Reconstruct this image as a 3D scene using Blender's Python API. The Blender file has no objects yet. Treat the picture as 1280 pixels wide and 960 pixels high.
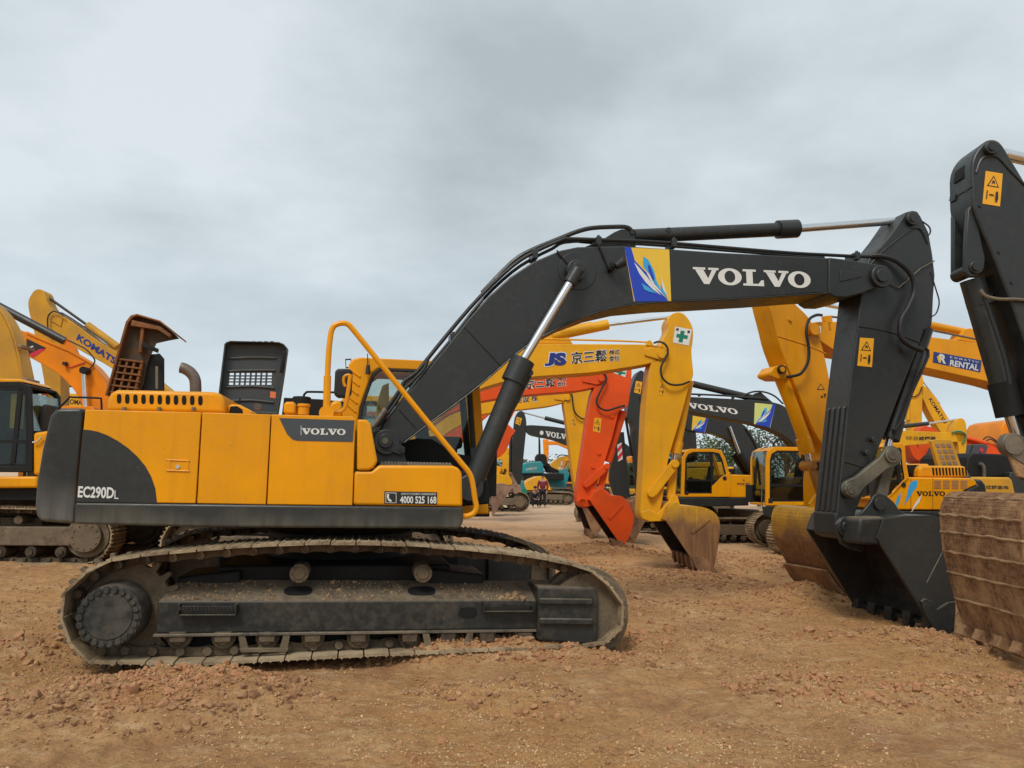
import bpy, bmesh, math, random
import numpy as np
from math import sin, cos, pi, radians, sqrt, atan2
from mathutils import Vector, Matrix
random.seed(7)
R = random.random
scene = bpy.context.scene
COL = scene.collection

# ------------------------------------------------------------------ camera
FOC = 924.0
CH = 1.57
PITCH = math.atan(117/FOC); ROLL = 0.0169
r0 = Vector((1,0,0)); u0 = Vector((0,-sin(PITCH),cos(PITCH)))
fw = Vector((0,cos(PITCH),sin(PITCH)))
rt = r0*cos(ROLL)+u0*sin(ROLL); up = u0*cos(ROLL)-r0*sin(ROLL)
CAMP = Vector((0,0,CH))
cam_d = bpy.data.cameras.new('camera'); cam = bpy.data.objects.new('camera', cam_d); COL.objects.link(cam)
mat3 = Matrix((rt, up, -fw)).transposed()
cam.matrix_world = Matrix.Translation(CAMP) @ mat3.to_4x4()
cam_d.sensor_width = 36; cam_d.lens = FOC/1280*36; cam_d.clip_end = 8000; cam_d.clip_start = 0.05
scene.camera = cam

def ray(px, py):
    return fw + rt*((px-640)/FOC) + up*((480-py)/FOC)
def ground_pt(px, py, z=0):
    d = ray(px, py); t = (z-CH)/d.z
    return CAMP + d*t

# ------------------------------------------------------------------ node helpers
def new_mat(name):
    m = bpy.data.materials.new(name); m.use_nodes = True
    nt = m.node_tree; nt.nodes.clear()
    out = nt.nodes.new('ShaderNodeOutputMaterial')
    b = nt.nodes.new('ShaderNodeBsdfPrincipled')
    nt.links.new(b.outputs[0], out.inputs[0])
    return m, nt, b, out
def N(nt, t, **kw):
    n = nt.nodes.new(t)
    for k, v in kw.items():
        if k in n.inputs.keys(): n.inputs[k].default_value = v
        else: setattr(n, k, v)
    return n
def noise(nt, vec, scale, detail=4, rough=.55):
    n = nt.nodes.new('ShaderNodeTexNoise')
    n.inputs['Scale'].default_value = scale; n.inputs['Detail'].default_value = detail; n.inputs['Roughness'].default_value = rough
    nt.links.new(vec, n.inputs['Vector']); return n.outputs['Fac']
def ramp(nt, fac, a, b, va=0., vb=1.):
    n = nt.nodes.new('ShaderNodeMapRange'); n.inputs['From Min'].default_value = a; n.inputs['From Max'].default_value = b
    n.inputs['To Min'].default_value = va; n.inputs['To Max'].default_value = vb
    nt.links.new(fac, n.inputs['Value']); return n.outputs[0]
def mix(nt, fac, a, b):
    n = nt.nodes.new('ShaderNodeMix'); n.data_type = 'RGBA'
    for s, v in ((0, fac), (6, a), (7, b)):
        if hasattr(v, 'links'): nt.links.new(v, n.inputs[s])
        else: n.inputs[s].default_value = v if s == 0 else (*v[:3], 1)
    return n.outputs[2]
def mth(nt, op, a, b=0.):
    n = nt.nodes.new('ShaderNodeMath'); n.operation = op
    for s, v in ((0, a), (1, b)):
        if hasattr(v, 'links'): nt.links.new(v, n.inputs[s])
        else: n.inputs[s].default_value = v
    return n.outputs[0]
def mapping(nt, scale, loc=(0,0,0)):
    tc = nt.nodes.new('ShaderNodeTexCoord'); mp = nt.nodes.new('ShaderNodeMapping')
    mp.inputs['Scale'].default_value = scale; mp.inputs['Location'].default_value = loc
    nt.links.new(tc.outputs['Object'], mp.inputs[0]); return mp.outputs[0]
def bump(nt, b, h, strength, dist=.01):
    n = nt.nodes.new('ShaderNodeBump'); n.inputs['Strength'].default_value = strength; n.inputs['Distance'].default_value = dist
    nt.links.new(h, n.inputs['Height']); nt.links.new(n.outputs[0], b.inputs['Normal'])

DUST = (.36,.24,.135)
def paint(name, col, rough=.42, dust=.12, top=.5, var=.18, streak=.15, bmp=.12, metal=0., dustcol=DUST, spec=.5, low=None, chip=.55, chipcol=(.16,.10,.06)):
    """painted steel: slow colour drift, fine grime, dry dust lying on faces that look up, run-off streaks"""
    m, nt, b, out = new_mat(name)
    v = mapping(nt, (1,1,1), (R()*9, R()*9, R()*9)); vs = mapping(nt, (7,7,.5), (R()*9, 0, 0))
    n1 = noise(nt, v, 1.3, 5); n2 = noise(nt, v, 14, 6, .65); n3 = noise(nt, vs, 1.6, 4); n4 = noise(nt, v, 70, 3)
    dk = tuple(c*(1-var*1.6) for c in col)
    c = mix(nt, ramp(nt, n1, .3, .7), col, dk)
    c = mix(nt, ramp(nt, n3, .52, .75, 0, streak), c, tuple(x*.45+.02 for x in col))
    n5 = noise(nt, mapping(nt, (1,1,1), (R()*9, R()*9, 0)), 26, 5, .75)
    c = mix(nt, ramp(nt, mth(nt, 'MULTIPLY', n5, ramp(nt, n1, .3, .7, .85, 1.1)), .66, .70, 0, chip), c, chipcol)
    geo = nt.nodes.new('ShaderNodeNewGeometry'); sp = nt.nodes.new('ShaderNodeSeparateXYZ'); nt.links.new(geo.outputs['Normal'], sp.inputs[0])
    upf = ramp(nt, sp.outputs['Z'], .35, .95, 0, top)
    d = mth(nt, 'MULTIPLY', upf, ramp(nt, n2, .3, .6, .35, 1))
    d2 = ramp(nt, mth(nt, 'MULTIPLY', n1, n2), .22, .42, 0, dust)
    f = mth(nt, 'MAXIMUM', d, d2)
    if low:   # road dirt splashed up the lower part
        tc = nt.nodes.new('ShaderNodeTexCoord'); s2 = nt.nodes.new('ShaderNodeSeparateXYZ'); nt.links.new(tc.outputs['Object'], s2.inputs[0])
        lf = mth(nt, 'MULTIPLY', ramp(nt, mth(nt, 'ADD', s2.outputs['Z'], mth(nt, 'MULTIPLY', n1, -.7)), low[0]-.35, low[1]-.35, low[2], 0), ramp(nt, n3, .3, .65, .3, 1))
        f = mth(nt, 'MAXIMUM', f, lf)
    c = mix(nt, f, c, dustcol)
    nt.links.new(c, b.inputs['Base Color'])
    nt.links.new(mth(nt, 'ADD', ramp(nt, n2, .3, .7, rough-.06, rough+.12), mth(nt, 'MULTIPLY', f, .4)), b.inputs['Roughness'])
    b.inputs['Metallic'].default_value = metal
    b.inputs['Specular IOR Level'].default_value = spec
    bump(nt, b, mth(nt, 'ADD', mth(nt, 'MULTIPLY', n1, .6), mth(nt, 'MULTIPLY', n4, .12)), bmp, .02)
    return m
def muddy(name, c1, c2, c3, scale=9, rough=.85, bmp=.6, stretch=(1,1,1), metal=0.):
    m, nt, b, out = new_mat(name)
    v = mapping(nt, stretch, (R()*9, R()*9, R()*9)); 
    n1 = noise(nt, v, scale*.22, 4); n2 = noise(nt, v, scale, 6, .7); n3 = noise(nt, v, scale*6, 4, .7)
    c = mix(nt, ramp(nt, n2, .36, .62), c1, c2)
    c = mix(nt, ramp(nt, n1, .42, .62), c, c3)
    c = mix(nt, ramp(nt, n3, .5, .8, 0, .5), c, tuple(x*.5 for x in c2))
    nt.links.new(c, b.inputs['Base Color'])
    nt.links.new(ramp(nt, n2, .3, .7, rough-.2, min(1, rough+.1)), b.inputs['Roughness']); b.inputs['Metallic'].default_value = metal
    bump(nt, b, mth(nt, 'ADD', n2, mth(nt, 'MULTIPLY', n3, .4)), bmp, .015)
    return m
def plain(name, col, rough=.5, metal=0., spec=.5):
    m, nt, b, out = new_mat(name); b.inputs['Specular IOR Level'].default_value = spec
    v = mapping(nt, (1,1,1)); n1 = noise(nt, v, 6, 5, .6)
    nt.links.new(mix(nt, ramp(nt, n1, .3, .75, 0, .35), col, tuple(x*.7 for x in col)), b.inputs['Base Color'])
    nt.links.new(ramp(nt, n1, .3, .7, rough-.05, rough+.1), b.inputs['Roughness']); b.inputs['Metallic'].default_value = metal
    return m
def glassm(name, tint=(.84,.88,.86), gl=.22):
    m, nt, b, out = new_mat(name); nt.nodes.remove(b)
    tr = N(nt, 'ShaderNodeBsdfTransparent'); tr.inputs[0].default_value = (*tint, 1)
    g = N(nt, 'ShaderNodeBsdfGlossy'); g.inputs['Roughness'].default_value = .03; g.inputs[0].default_value = (.9,.95,.95,1)
    fr = nt.nodes.new('ShaderNodeFresnel'); fr.inputs[0].default_value = 1.5
    df = N(nt, 'ShaderNodeBsdfDiffuse'); df.inputs[0].default_value = (.3,.28,.22,1)
    v = mapping(nt, (1,1,1)); n = noise(nt, v, 5, 5, .7)
    m0 = nt.nodes.new('ShaderNodeMixShader'); nt.links.new(ramp(nt, n, .35, .8, .0, .025), m0.inputs[0]); nt.links.new(tr.outputs[0], m0.inputs[1]); nt.links.new(df.outputs[0], m0.inputs[2])
    m1 = nt.nodes.new('ShaderNodeMixShader'); nt.links.new(mth(nt, 'MULTIPLY', fr.outputs[0], .75), m1.inputs[0]); nt.links.new(m0.outputs[0], m1.inputs[1]); nt.links.new(g.outputs[0], m1.inputs[2])
    nt.links.new(m1.outputs[0], out.inputs[0]); return m

YEL = paint('amber yellow paint', (.86,.35,.003), rough=.30, dust=.10, top=.25, var=.13, streak=.24, spec=.22)
YEL2 = paint('warm yellow paint', (.84,.40,.008), spec=.3, rough=.42, dust=.12, top=.4, var=.14, streak=.18)
YEL3 = paint('mustard yellow paint', (.66,.33,.02), spec=.3, rough=.5, dust=.2, top=.4, var=.2, streak=.2)
YELW = paint('weathered amber paint', (.50,.21,.02), rough=.6, dust=.7, top=.6, var=.35, streak=.5, dustcol=(.17,.08,.035))
ORG = paint('orange paint', (.90,.27,.004), spec=.3, rough=.42, dust=.08, top=.35)
RED = paint('vermilion paint', (.86,.095,.010), spec=.3, rough=.45, dust=.15, top=.3, dustcol=(.45,.13,.05))
GRY = paint('charcoal paint', (.021,.0245,.0238), rough=.38, dust=.16, top=.28, var=.15, streak=.22, dustcol=(.11,.095,.075), spec=.5)
GRYN = paint('clean charcoal paint', (.021,.0245,.0238), rough=.38, dust=.05, top=.04, var=.1, streak=.1, spec=.4)
GRYC = paint('counterweight charcoal paint', (.023,.025,.0225), rough=.34, dust=.14, top=.3, var=.25, streak=.6, dustcol=(.17,.16,.14), spec=.45, low=(1.15,1.55,.95))
GRYD = paint('dusty charcoal paint', (.022,.024,.023), rough=.45, dust=.3, top=.95, var=.2, streak=.5, dustcol=(.19,.145,.095), spec=.4)
TEAL = paint('teal paint', (.0,.26,.30), rough=.45, dust=.25, top=.4)
COVER = paint('slate plastic', (.040,.053,.062), rough=.5, dust=.06, top=.2, streak=.08)
BLK = plain('black rubber', (.012,.012,.012), .55)
BLKM = plain('matt black steel', (.010,.010,.0095), .6, spec=.3)
INNER_SHADE = plain('painted inner shade', (.004,.004,.004), .9)  # near black, paints the shade inside holes and behind glass
CHROME = plain('chrome rod', (.72,.73,.74), .22, 1.)
STEEL = muddy('worn steel', (.16,.14,.11), (.07,.06,.05), (.21,.17,.12), 12, .55, .3, metal=.3)
LINK = muddy('greasy link steel', (.14,.13,.095), (.085,.08,.06), (.19,.17,.12), 8, .5, .2, metal=.2)
SHOE = muddy('mud caked track shoe', (.33,.235,.135), (.12,.082,.048), (.42,.32,.195), 11, .9, .9)
SHOE_SHADE = muddy('shaded track shoe', (.05,.04,.03), (.025,.02,.018), (.12,.085,.05), 11, .8, .6)  # shaded copy of the shoe colour, for the far belt under the house
CHAIN = muddy('muddy track chain', (.085,.058,.036), (.03,.021,.015), (.16,.115,.068), 10, .85, .8)
MUDFR = muddy('mud covered frame', (.22,.155,.09), (.085,.065,.045), (.16,.12,.075), 7, .9, .8)
HUBM = paint('final drive paint', (.021,.024,.0225), rough=.5, dust=.55, top=.8, streak=.2, dustcol=(.12,.10,.075))
RUSTB = muddy('rusty bucket plate', (.24,.115,.055), (.11,.05,.028), (.36,.20,.095), 7, .75, .6, stretch=(1.5,1.5,.9))
RUSTY, nt, b, out = new_mat('bucket plate with paint worn off below')
v = mapping(nt, (1,1,1), (R()*9,)*3); n1 = noise(nt, v, 2.2, 5, .6); n2 = noise(nt, mapping(nt, (14,14,1.4)), 1.6, 5, .6); n3 = noise(nt, v, 30, 4, .7)
tc = nt.nodes.new('ShaderNodeTexCoord'); sp = nt.nodes.new('ShaderNodeSeparateXYZ'); nt.links.new(tc.outputs['Object'], sp.inputs[0])
f = ramp(nt, mth(nt, 'ADD', sp.outputs['Z'], mth(nt, 'MULTIPLY', mth(nt, 'ADD', n1, n2), .7)), 1.5, 1.9)
c = mix(nt, ramp(nt, n2, .38, .62), (.26,.125,.045), (.15,.07,.032)); c = mix(nt, ramp(nt, n1, .5, .7, 0, .6), c, (.38,.20,.07))
c = mix(nt, f, c, (.62,.32,.015)); c = mix(nt, ramp(nt, n3, .5, .8, 0, .5), c, (.10,.05,.025))
nt.links.new(c, b.inputs['Base Color']); nt.links.new(ramp(nt, f, 0, 1, .75, .45), b.inputs['Roughness']); bump(nt, b, mth(nt, 'ADD', n2, n3), .4, .01)
MUDB = muddy('mud coated bucket', (.36,.19,.085), (.14,.066,.033), (.42,.25,.12), 22, .9, 1.2, stretch=(1.3,1.3,.9))
MUDL = muddy('dried clay crust', (.34,.205,.10), (.17,.09,.045), (.42,.28,.15), 14, .95, 1.0)
MOUTH_SHADE = muddy('bucket mouth shade', (.035,.024,.016), (.014,.011,.009), (.06,.042,.028), 6, .8, .5)  # near black, paints in the shadow of the bucket mouth
BROWN = muddy('brown dusty steel', (.27,.16,.10), (.16,.09,.06), (.34,.22,.15), 6, .85, .4)
WHITE = plain('white lettering', (.72,.73,.70), .5)
BLKT = plain('black lettering', (.015,.015,.015), .5)
BLUT = plain('navy lettering', (.01,.03,.22), .4)
BLU = plain('blue sticker film', (.01,.05,.50), .4)
CYAN = plain('sky blue sticker film', (.04,.38,.75), .4)
YST = plain('yellow sticker film', (.80,.52,.04), .45)
LST = plain('pale green sticker film', (.62,.68,.22), .45)
OST = plain('amber warning sticker', (.85,.40,.01), .45)
GRN = plain('green cross film', (.0,.20,.12), .45)
REDS = plain('red sticker film', (.6,.02,.05), .5)
SLATE = plain('slate sticker film', (.055,.065,.075), .45)
GLASS = glassm('cab glass')
GLASSD = glassm('tinted cab glass', (.70,.75,.73))
SEAT = plain('seat cloth', (.03,.03,.03), .9)
TAN = plain('straw yellow', (.80,.60,.05), .9)

# ------------------------------------------------------------------ mesh helpers
def obj(name, bm, m, parent=None, bevel=0., seg=2, ang=32, mats=None):
    me = bpy.data.meshes.new(name)
    bmesh.ops.recalc_face_normals(bm, faces=bm.faces[:])
    bm.to_mesh(me); bm.free()
    for x in (mats or [m]): me.materials.append(x)
    me.polygons.foreach_set('use_smooth', [True]*len(me.polygons))
    me.set_sharp_from_angle(angle=radians(ang))
    o = bpy.data.objects.new(name, me); COL.objects.link(o)
    if parent: o.parent = parent
    if bevel:
        bv = o.modifiers.new('bevel', 'BEVEL'); bv.width = bevel; bv.segments = seg; bv.limit_method = 'ANGLE'; bv.angle_limit = radians(40)
        bv.harden_normals = False
    return o
def BM(): return bmesh.new()
def prism(bm, pts, v0, v1, pts1=None):
    """outline in (u,z), extruded across v"""
    pts1 = pts1 or pts
    a = [bm.verts.new((p[0], v0, p[1])) for p in pts]; b = [bm.verts.new((p[0], v1, p[1])) for p in pts1]
    n = len(pts)
    bm.faces.new(a); bm.faces.new(b[::-1])
    for i in range(n):
        bm.faces.new((a[i], b[i], b[(i+1) % n], a[(i+1) % n]))
def ring(bm, outer, inner, v0, v1):
    n = len(outer)
    L = [[bm.verts.new((p[0], v, p[1])) for p in pl] for pl in (outer, inner) for v in (v0, v1)]
    oa, ob, ia, ib = L
    for i in range(n):
        j = (i+1) % n
        bm.faces.new((oa[i], oa[j], ia[j], ia[i])); bm.faces.new((ob[j], ob[i], ib[i], ib[j]))
        bm.faces.new((oa[j], oa[i], ob[i], ob[j])); bm.faces.new((ia[i], ia[j], ib[j], ib[i]))
def box(bm, x0, x1, y0, y1, z0, z1):
    prism(bm, [(x0,z0),(x1,z0),(x1,z1),(x0,z1)], y0, y1)
def frame_of(d):
    d = d.normalized(); a = Vector((0,0,1)) if abs(d.z) < .9 else Vector((1,0,0))
    x = d.cross(a).normalized(); return x, d.cross(x).normalized()
def cyl(bm, p0, p1, r, r1=None, n=16, cap=True):
    p0, p1 = Vector(p0), Vector(p1); r1 = r if r1 is None else r1
    x, y = frame_of(p1-p0)
    A = [bm.verts.new(p0+(x*cos(t)+y*sin(t))*r) for t in [2*pi*i/n for i in range(n)]]
    B = [bm.verts.new(p1+(x*cos(t)+y*sin(t))*r1) for t in [2*pi*i/n for i in range(n)]]
    for i in range(n): bm.faces.new((A[i], A[(i+1) % n], B[(i+1) % n], B[i]))
    if cap: bm.faces.new(A[::-1]); bm.faces.new(B)
def smooth_path(pts, k=4):
    P = [Vector(p) for p in pts]; out = []
    for i in range(len(P)-1):
        a = P[max(i-1,0)]; b = P[i]; c = P[i+1]; d = P[min(i+2, len(P)-1)]
        for j in range(k):
            t = j/k
            out.append(.5*((2*b)+(c-a)*t+(2*a-5*b+4*c-d)*t*t+(3*b-a-3*c+d)*t**3))
    out.append(P[-1]); return out
def tube(bm, pts, r, n=8, k=4, cap=True):
    P = smooth_path(pts, k) if k > 1 else [Vector(p) for p in pts]
    rings = []; x = None
    for i, p in enumerate(P):
        d = (P[min(i+1, len(P)-1)]-P[max(i-1, 0)]).normalized()
        if x is None: x, y = frame_of(d)
        else:
            x = (x-d*x.dot(d)).normalized(); y = d.cross(x)
        rings.append([bm.verts.new(p+(x*cos(2*pi*i2/n)+y*sin(2*pi*i2/n))*r) for i2 in range(n)])
    for a, b in zip(rings, rings[1:]):
        for i in range(n): bm.faces.new((a[i], a[(i+1) % n], b[(i+1) % n], b[i]))
    if cap: bm.faces.new(rings[0][::-1]); bm.faces.new(rings[-1])
def disc(c, r, n=24, a0=0., a1=2*pi):
    full = abs(a1-a0-2*pi) < 1e-6; k = n if full else n+1
    return [(c[0]+r*cos(a0+(a1-a0)*i/n), c[1]+r*sin(a0+(a1-a0)*i/n)) for i in range(k)]

def label(o, lab, cat, group=None, kind=None):
    if lab: o['label'] = lab
    if cat: o['category'] = cat
    if group: o['group'] = group
    if kind: o['kind'] = kind

def soften(pts, lim=5., it=2):
    P = [Vector(p) for p in pts]
    for _ in range(it):
        Q = []
        for i, p in enumerate(P):
            for o in (P[i-1], P[(i+1) % len(P)]):
                d = o-p; L = d.length; Q.append(p+d*(min(.25*L, lim)/L if L else 0))
        P = Q; lim *= .4
    return [tuple(p) for p in P]
class Frame:
    """a machine's own axes: u along it, v away from the photographer, z up.  c() reads where on the plane v a sight line falls"""
    def __init__(s, px, Z, yaw, name='excavator', lab=None, cat='excavator', group='excavators parked in the yard'):
        d = ray(px, 600); s.o = Vector((d.x/d.y*Z, Z, 0)); th = radians(yaw)
        s.U = Vector((cos(th), sin(th), 0)); s.V = Vector((-sin(th), cos(th), 0)); s.th = th
        if name:
            e = bpy.data.objects.new(name, None); COL.objects.link(e); e.location = s.o; e.rotation_euler = (0,0,th)
            e.empty_display_size = .3; s.root = e; label(e, lab, cat, group)
    def p(s, px, py, v):
        d = ray(px, py); t = (v - (CAMP-s.o).dot(s.V))/d.dot(s.V); w = CAMP+d*t-s.o
        return Vector((w.dot(s.U), v, w.z))
    def c(s, pts, v):
        return [(q.x, q.z) for q in (s.p(a, b, v) for a, b in pts)]
    def ppm(s, px, py, v):   # metres per pixel there
        a = s.p(px, py, v); b = s.p(px, py+1, v); return abs(a.z-b.z)
    # traced parts ---------------------------------------------------
    def slab(s, name, pts, v0, v1, m, bevel=.01, parent=None, seg=2):
        if name in ('boom', 'arm') and len(pts) > 8: pts = soften(pts)
        bm = BM(); prism(bm, s.c(pts, v0), v0, v1); return obj(name, bm, m, parent or s.root, bevel, seg)
    def rod(s, name, a, b, v, rpx, m, parent=None, n=16):
        bm = BM(); P = s.p(*a, v); Q = s.p(*b, v); k = s.ppm(*a, v)
        cyl(bm, P, Q, rpx*k, n=n); return obj(name, bm, m, parent or s.root)
    def hose(s, name, pts, v, rpx, m, parent=None, k=4):
        bm = BM(); kk = s.ppm(*pts[0][:2], v)
        tube(bm, [s.p(q[0], q[1], q[2] if len(q) > 2 else v) for q in pts], rpx*kk, 8, k)
        return obj(name, bm, m, parent or s.root)
    def pin(s, name, c, rpx, v0, v1, m, parent=None, n=24, bevel=0.):
        P = s.p(*c, v0); k = s.ppm(*c, v0); bm = BM(); cyl(bm, (P.x, v0, P.z), (P.x, v1, P.z), rpx*k, n=n)
        return obj(name, bm, m, parent or s.root, bevel)
    def decal(s, name, polys, v, mats, parent):
        """flat film: list of (pixel polygon, material index)"""
        bm = BM()
        for i, (pl, mi) in enumerate(polys):
            vs = [bm.verts.new((q[0], v-.0012*i, q[1])) for q in s.c(pl, v)]
            f = bm.faces.new(vs); f.material_index = mi
        return obj(name, bm, None, parent, mats=mats)
    def text(s, txt, A, B, C, v, m, parent, name='lettering', bold=.0, slab=False, halo=0.):
        """A baseline left, B baseline right, C top left, in pixels, laid on plane v"""
        if halo:
            h = halo; s.text(txt, (A[0]-h, A[1]+h), (B[0]+h, B[1]+h), (C[0]-h, C[1]-h), v+.002, WHITE, parent, 'lettering_outline', bold+.035)
        a, b, c = s.p(*A, v), s.p(*B, v), s.p(*C, v)
        vs, fs = slab_text(txt) if slab else font_text(txt, bold)
        xs = [q[0] for q in vs]; ys = [q[1] for q in vs]; x0, x1 = min(xs), max(xs); y0, y1 = min(ys), max(ys)
        bm = BM(); V = [bm.verts.new(a+(b-a)*((q[0]-x0)/(x1-x0))+(c-a)*((q[1]-y0)/(y1-y0))) for q in vs]
        for f in fs:
            try: bm.faces.new([V[i] for i in f])
            except ValueError: pass
        return obj(name, bm, m, parent)
_fc = {}
def font_text(txt, bold):
    if (txt, bold) in _fc: return _fc[(txt, bold)]
    cu = bpy.data.curves.new('t', 'FONT'); cu.body = txt; cu.offset = bold; cu.resolution_u = 3
    o = bpy.data.objects.new('t', cu); COL.objects.link(o)
    dg = bpy.context.evaluated_depsgraph_get(); me = o.evaluated_get(dg).to_mesh()
    vs = [(v.co.x, v.co.y) for v in me.vertices]; fs = [tuple(p.vertices) for p in me.polygons]
    o.evaluated_get(dg).to_mesh_clear(); bpy.data.objects.remove(o); bpy.data.curves.remove(cu)
    _fc[(txt, bold)] = (vs, fs); return vs, fs
def slab_text(txt):
    """bold wide slab-serif capitals drawn by hand"""
    vs, fs = [], []; x = 0
    def add(polys, dx):
        for pl in polys:
            k = len(vs); vs.extend([(q[0]+dx, q[1]) for q in pl]); fs.append(tuple(range(k, k+len(pl))))
    for ch in txt:
        if ch == 'V':
            add([[(-.02,1),(-.02,.87),(.55,.87),(.55,1)], [(.68,1),(.68,.87),(1.16,.87),(1.16,1)],
                 [(.06,.9),(.44,.9),(.66,.35),(.66,0),(.46,0)], [(.66,0),(.66,.35),(.86,.9),(1.08,.9),(.70,0)]], x); x += 1.14
        elif ch == 'L':
            add([[(0,1),(0,.87),(.62,.87),(.62,1)], [(0,0),(0,.13),(.16,.13),(.16,.87),(.46,.87),(.46,.13),(.46,0)],
                 [(.46,0),(.46,.13),(.72,.13),(.86,.36),(.98,.36),(.98,0)]], x); x += 1.02
        elif ch == 'O':
            n = 28
            for i in range(n):
                a, b = 2*pi*i/n, 2*pi*(i+1)/n
                add([[(.53+.55*cos(a), .5+.52*sin(a)), (.53+.55*cos(b), .5+.52*sin(b)), (.53+.25*cos(b), .5+.37*sin(b)), (.53+.25*cos(a), .5+.37*sin(a))]], x)
            x += 1.14
    return vs, fs
def warn(F, pts, v, parent, label_only=False, name='warning_label'):
    """amber warning plate: triangle pictogram over a keep-away figure. pts = four corners (tl,tr,br,bl)"""
    tl, tr, br, bl = [Vector(q) for q in pts]
    def q(a, b): 
        t = tl.lerp(tr, a); u_ = bl.lerp(br, a); r = t.lerp(u_, b); return (r.x, r.y)
    def ql(l): return [q(a, b) for a, b in l]
    P = [(ql([(0,0),(1,0),(1,1),(0,1)]), 0), (ql([(.5,.1),(.86,.45),(.14,.45)]), 1), (ql([(.5,.16),(.76,.42),(.24,.42)]), 0),
         (ql([(.44,.26),(.56,.26),(.62,.38),(.5,.33),(.4,.39)]), 1),
         (ql([(.16,.58),(.22,.58),(.22,.84),(.16,.84)]), 1), (ql([(.32,.68),(.58,.68),(.58,.72),(.32,.72)]), 1),
         (ql([(.68,.58),(.8,.58),(.84,.78),(.78,.9),(.7,.9),(.66,.76)]), 1)]
    return F.decal(name, P, v, [OST, BLKT], parent)
def emblem(F, tl, tr, br, bl, v, parent, mats=None, flip=False):
    tl, tr, br, bl = [Vector(q) for q in (tl, tr, br, bl)]
    def ql(l):
        out = []
        for a, b in l:
            if flip: a = 1-a
            r = tl.lerp(tr, a).lerp(bl.lerp(br, a), b); out.append((r.x, r.y))
        return out
    P = [(ql([(0,0),(1,0),(1,1),(.16,1)]), 0),
         (ql([(0,0),(.15,0),(.22,.24),(.42,.42),(.58,.55),(.75,.75),(.93,1),(.18,1)]), 1),
         (ql([(.2,.27),(.31,.37),(.49,.55),(.63,.73),(.78,.89),(.60,.78),(.44,.64),(.30,.47)]), 2),
         (ql([(.41,.16),(.52,.21),(.64,.42),(.68,.6),(.78,.8),(.93,.97),(.72,.78),(.56,.52),(.40,.34)]), 3),
         (ql([(.42,.38),(.53,.49),(.64,.68),(.93,.98),(.60,.71),(.51,.54)]), 2),
         (ql([(.5,.3),(.56,.34),(.64,.56),(.62,.62),(.52,.45)]), 1),
         (ql([(.34,.66),(.5,.74),(.68,.86),(.5,.82),(.4,.78)]), 3),
         (ql([(.78,.52),(.84,.68),(.9,.86),(.95,.97),(.82,.78)]), 2),
         (ql([(.76,.68),(.86,.84),(.9,.95),(.78,.82)]), 3)]
    return F.decal('emblem', P, v, mats or [YST, BLU, WHITE, CYAN], parent)

# ------------------------------------------------------------------ crawler parts
def belt(root, loop, v0, v1, pitch, m_shoe, m_chain, chain=True, gro=.03, seedv=0, wob=.0):
    """closed loop in (u,z), clockwise or not; shoes outside it, chain inside"""
    P = [Vector(q) for q in loop]; n = len(P)
    ar = sum(P[i].x*P[(i+1) % n].y-P[(i+1) % n].x*P[i].y for i in range(n))
    if ar < 0: P = P[::-1]
    L = [0.]
    for i in range(n): L.append(L[-1]+(P[(i+1) % n]-P[i]).length)
    T = L[-1]; k = max(8, round(T/pitch)); pt = T/k
    def at(s_):
        s_ %= T
        for i in range(n):
            if s_ <= L[i+1]: return P[i].lerp(P[(i+1) % n], (s_-L[i])/max(1e-9, L[i+1]-L[i]))
        return P[0]
    bm = BM(); bc = BM()
    rnd = random.Random(seedv)
    def quad3(b, o, t, nrm, poly, va, vb):
        prism(b, [((o+t*x+nrm*y).x, (o+t*x+nrm*y).y) for x, y in poly], va, vb)
    vc = (v0+v1)/2; w = (v1-v0)
    for i in range(k):
        a, b = at(i*pt), at((i+1)*pt); t = (b-a).normalized(); nr = Vector((t.y, -t.x)); o = (a+b)/2; h = (b-a).length/2
        nr = Vector((t.y, -t.x))
        dz = rnd.uniform(-wob, wob)
        th = .016
        poly = [(-h*.98,-th),(h*.90,-th),(h*.92,.002),(h*.84,.004),(h*.74,gro),(h*.66,gro),(h*.60,.004),(-h*.0,.004),(-h*.04,gro*.9),(-h*.12,gro*.9),(-h*.18,.004),(-h*.62,.004),(-h*.68,gro),(-h*.76,gro),(-h*.84,.004),(-h*.98,.002)]
        quad3(bm, o+nr*dz, t, nr, poly, v0+rnd.uniform(-.004,.004), v1)
        if chain:
            for vv in (vc-w*.17, vc+w*.17-.03):
                quad3(bc, o, t, nr, [(-h*1.1,-.018),(h*1.05,-.018),(h*1.15,-.05),(h*1.0,-.10),(h*.3,-.085),(-h*.3,-.085),(-h*.95,-.10),(-h*1.2,-.06)], vv, vv+.034)
            q = b-nr*.062
            cyl(bc, (q.x, vc-w*.25, q.y), (q.x, vc+w*.25, q.y), .034, n=10)
    B = obj('track_belt', bm, m_shoe, root, ang=25)
    if chain: obj('track_chain', bc, m_chain, B)
    else: bc.free()
    return B
def oval(cu, L, h, r, sag=.03, n=10):
    """belt outline for a crawler of length L, height h, resting on z=0"""
    pts = []
    for i in range(n+1):
        a = -pi/2+pi*i/n; pts.append((cu+L/2-h/2+cos(a)*h/2, h/2+sin(a)*h/2))
    pts.append((cu, h+.02))
    for i in range(n+1):
        a = pi/2+pi*i/n; pts.append((cu-L/2+h/2+cos(a)*h/2, h/2+sin(a)*h/2))
    return pts
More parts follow.
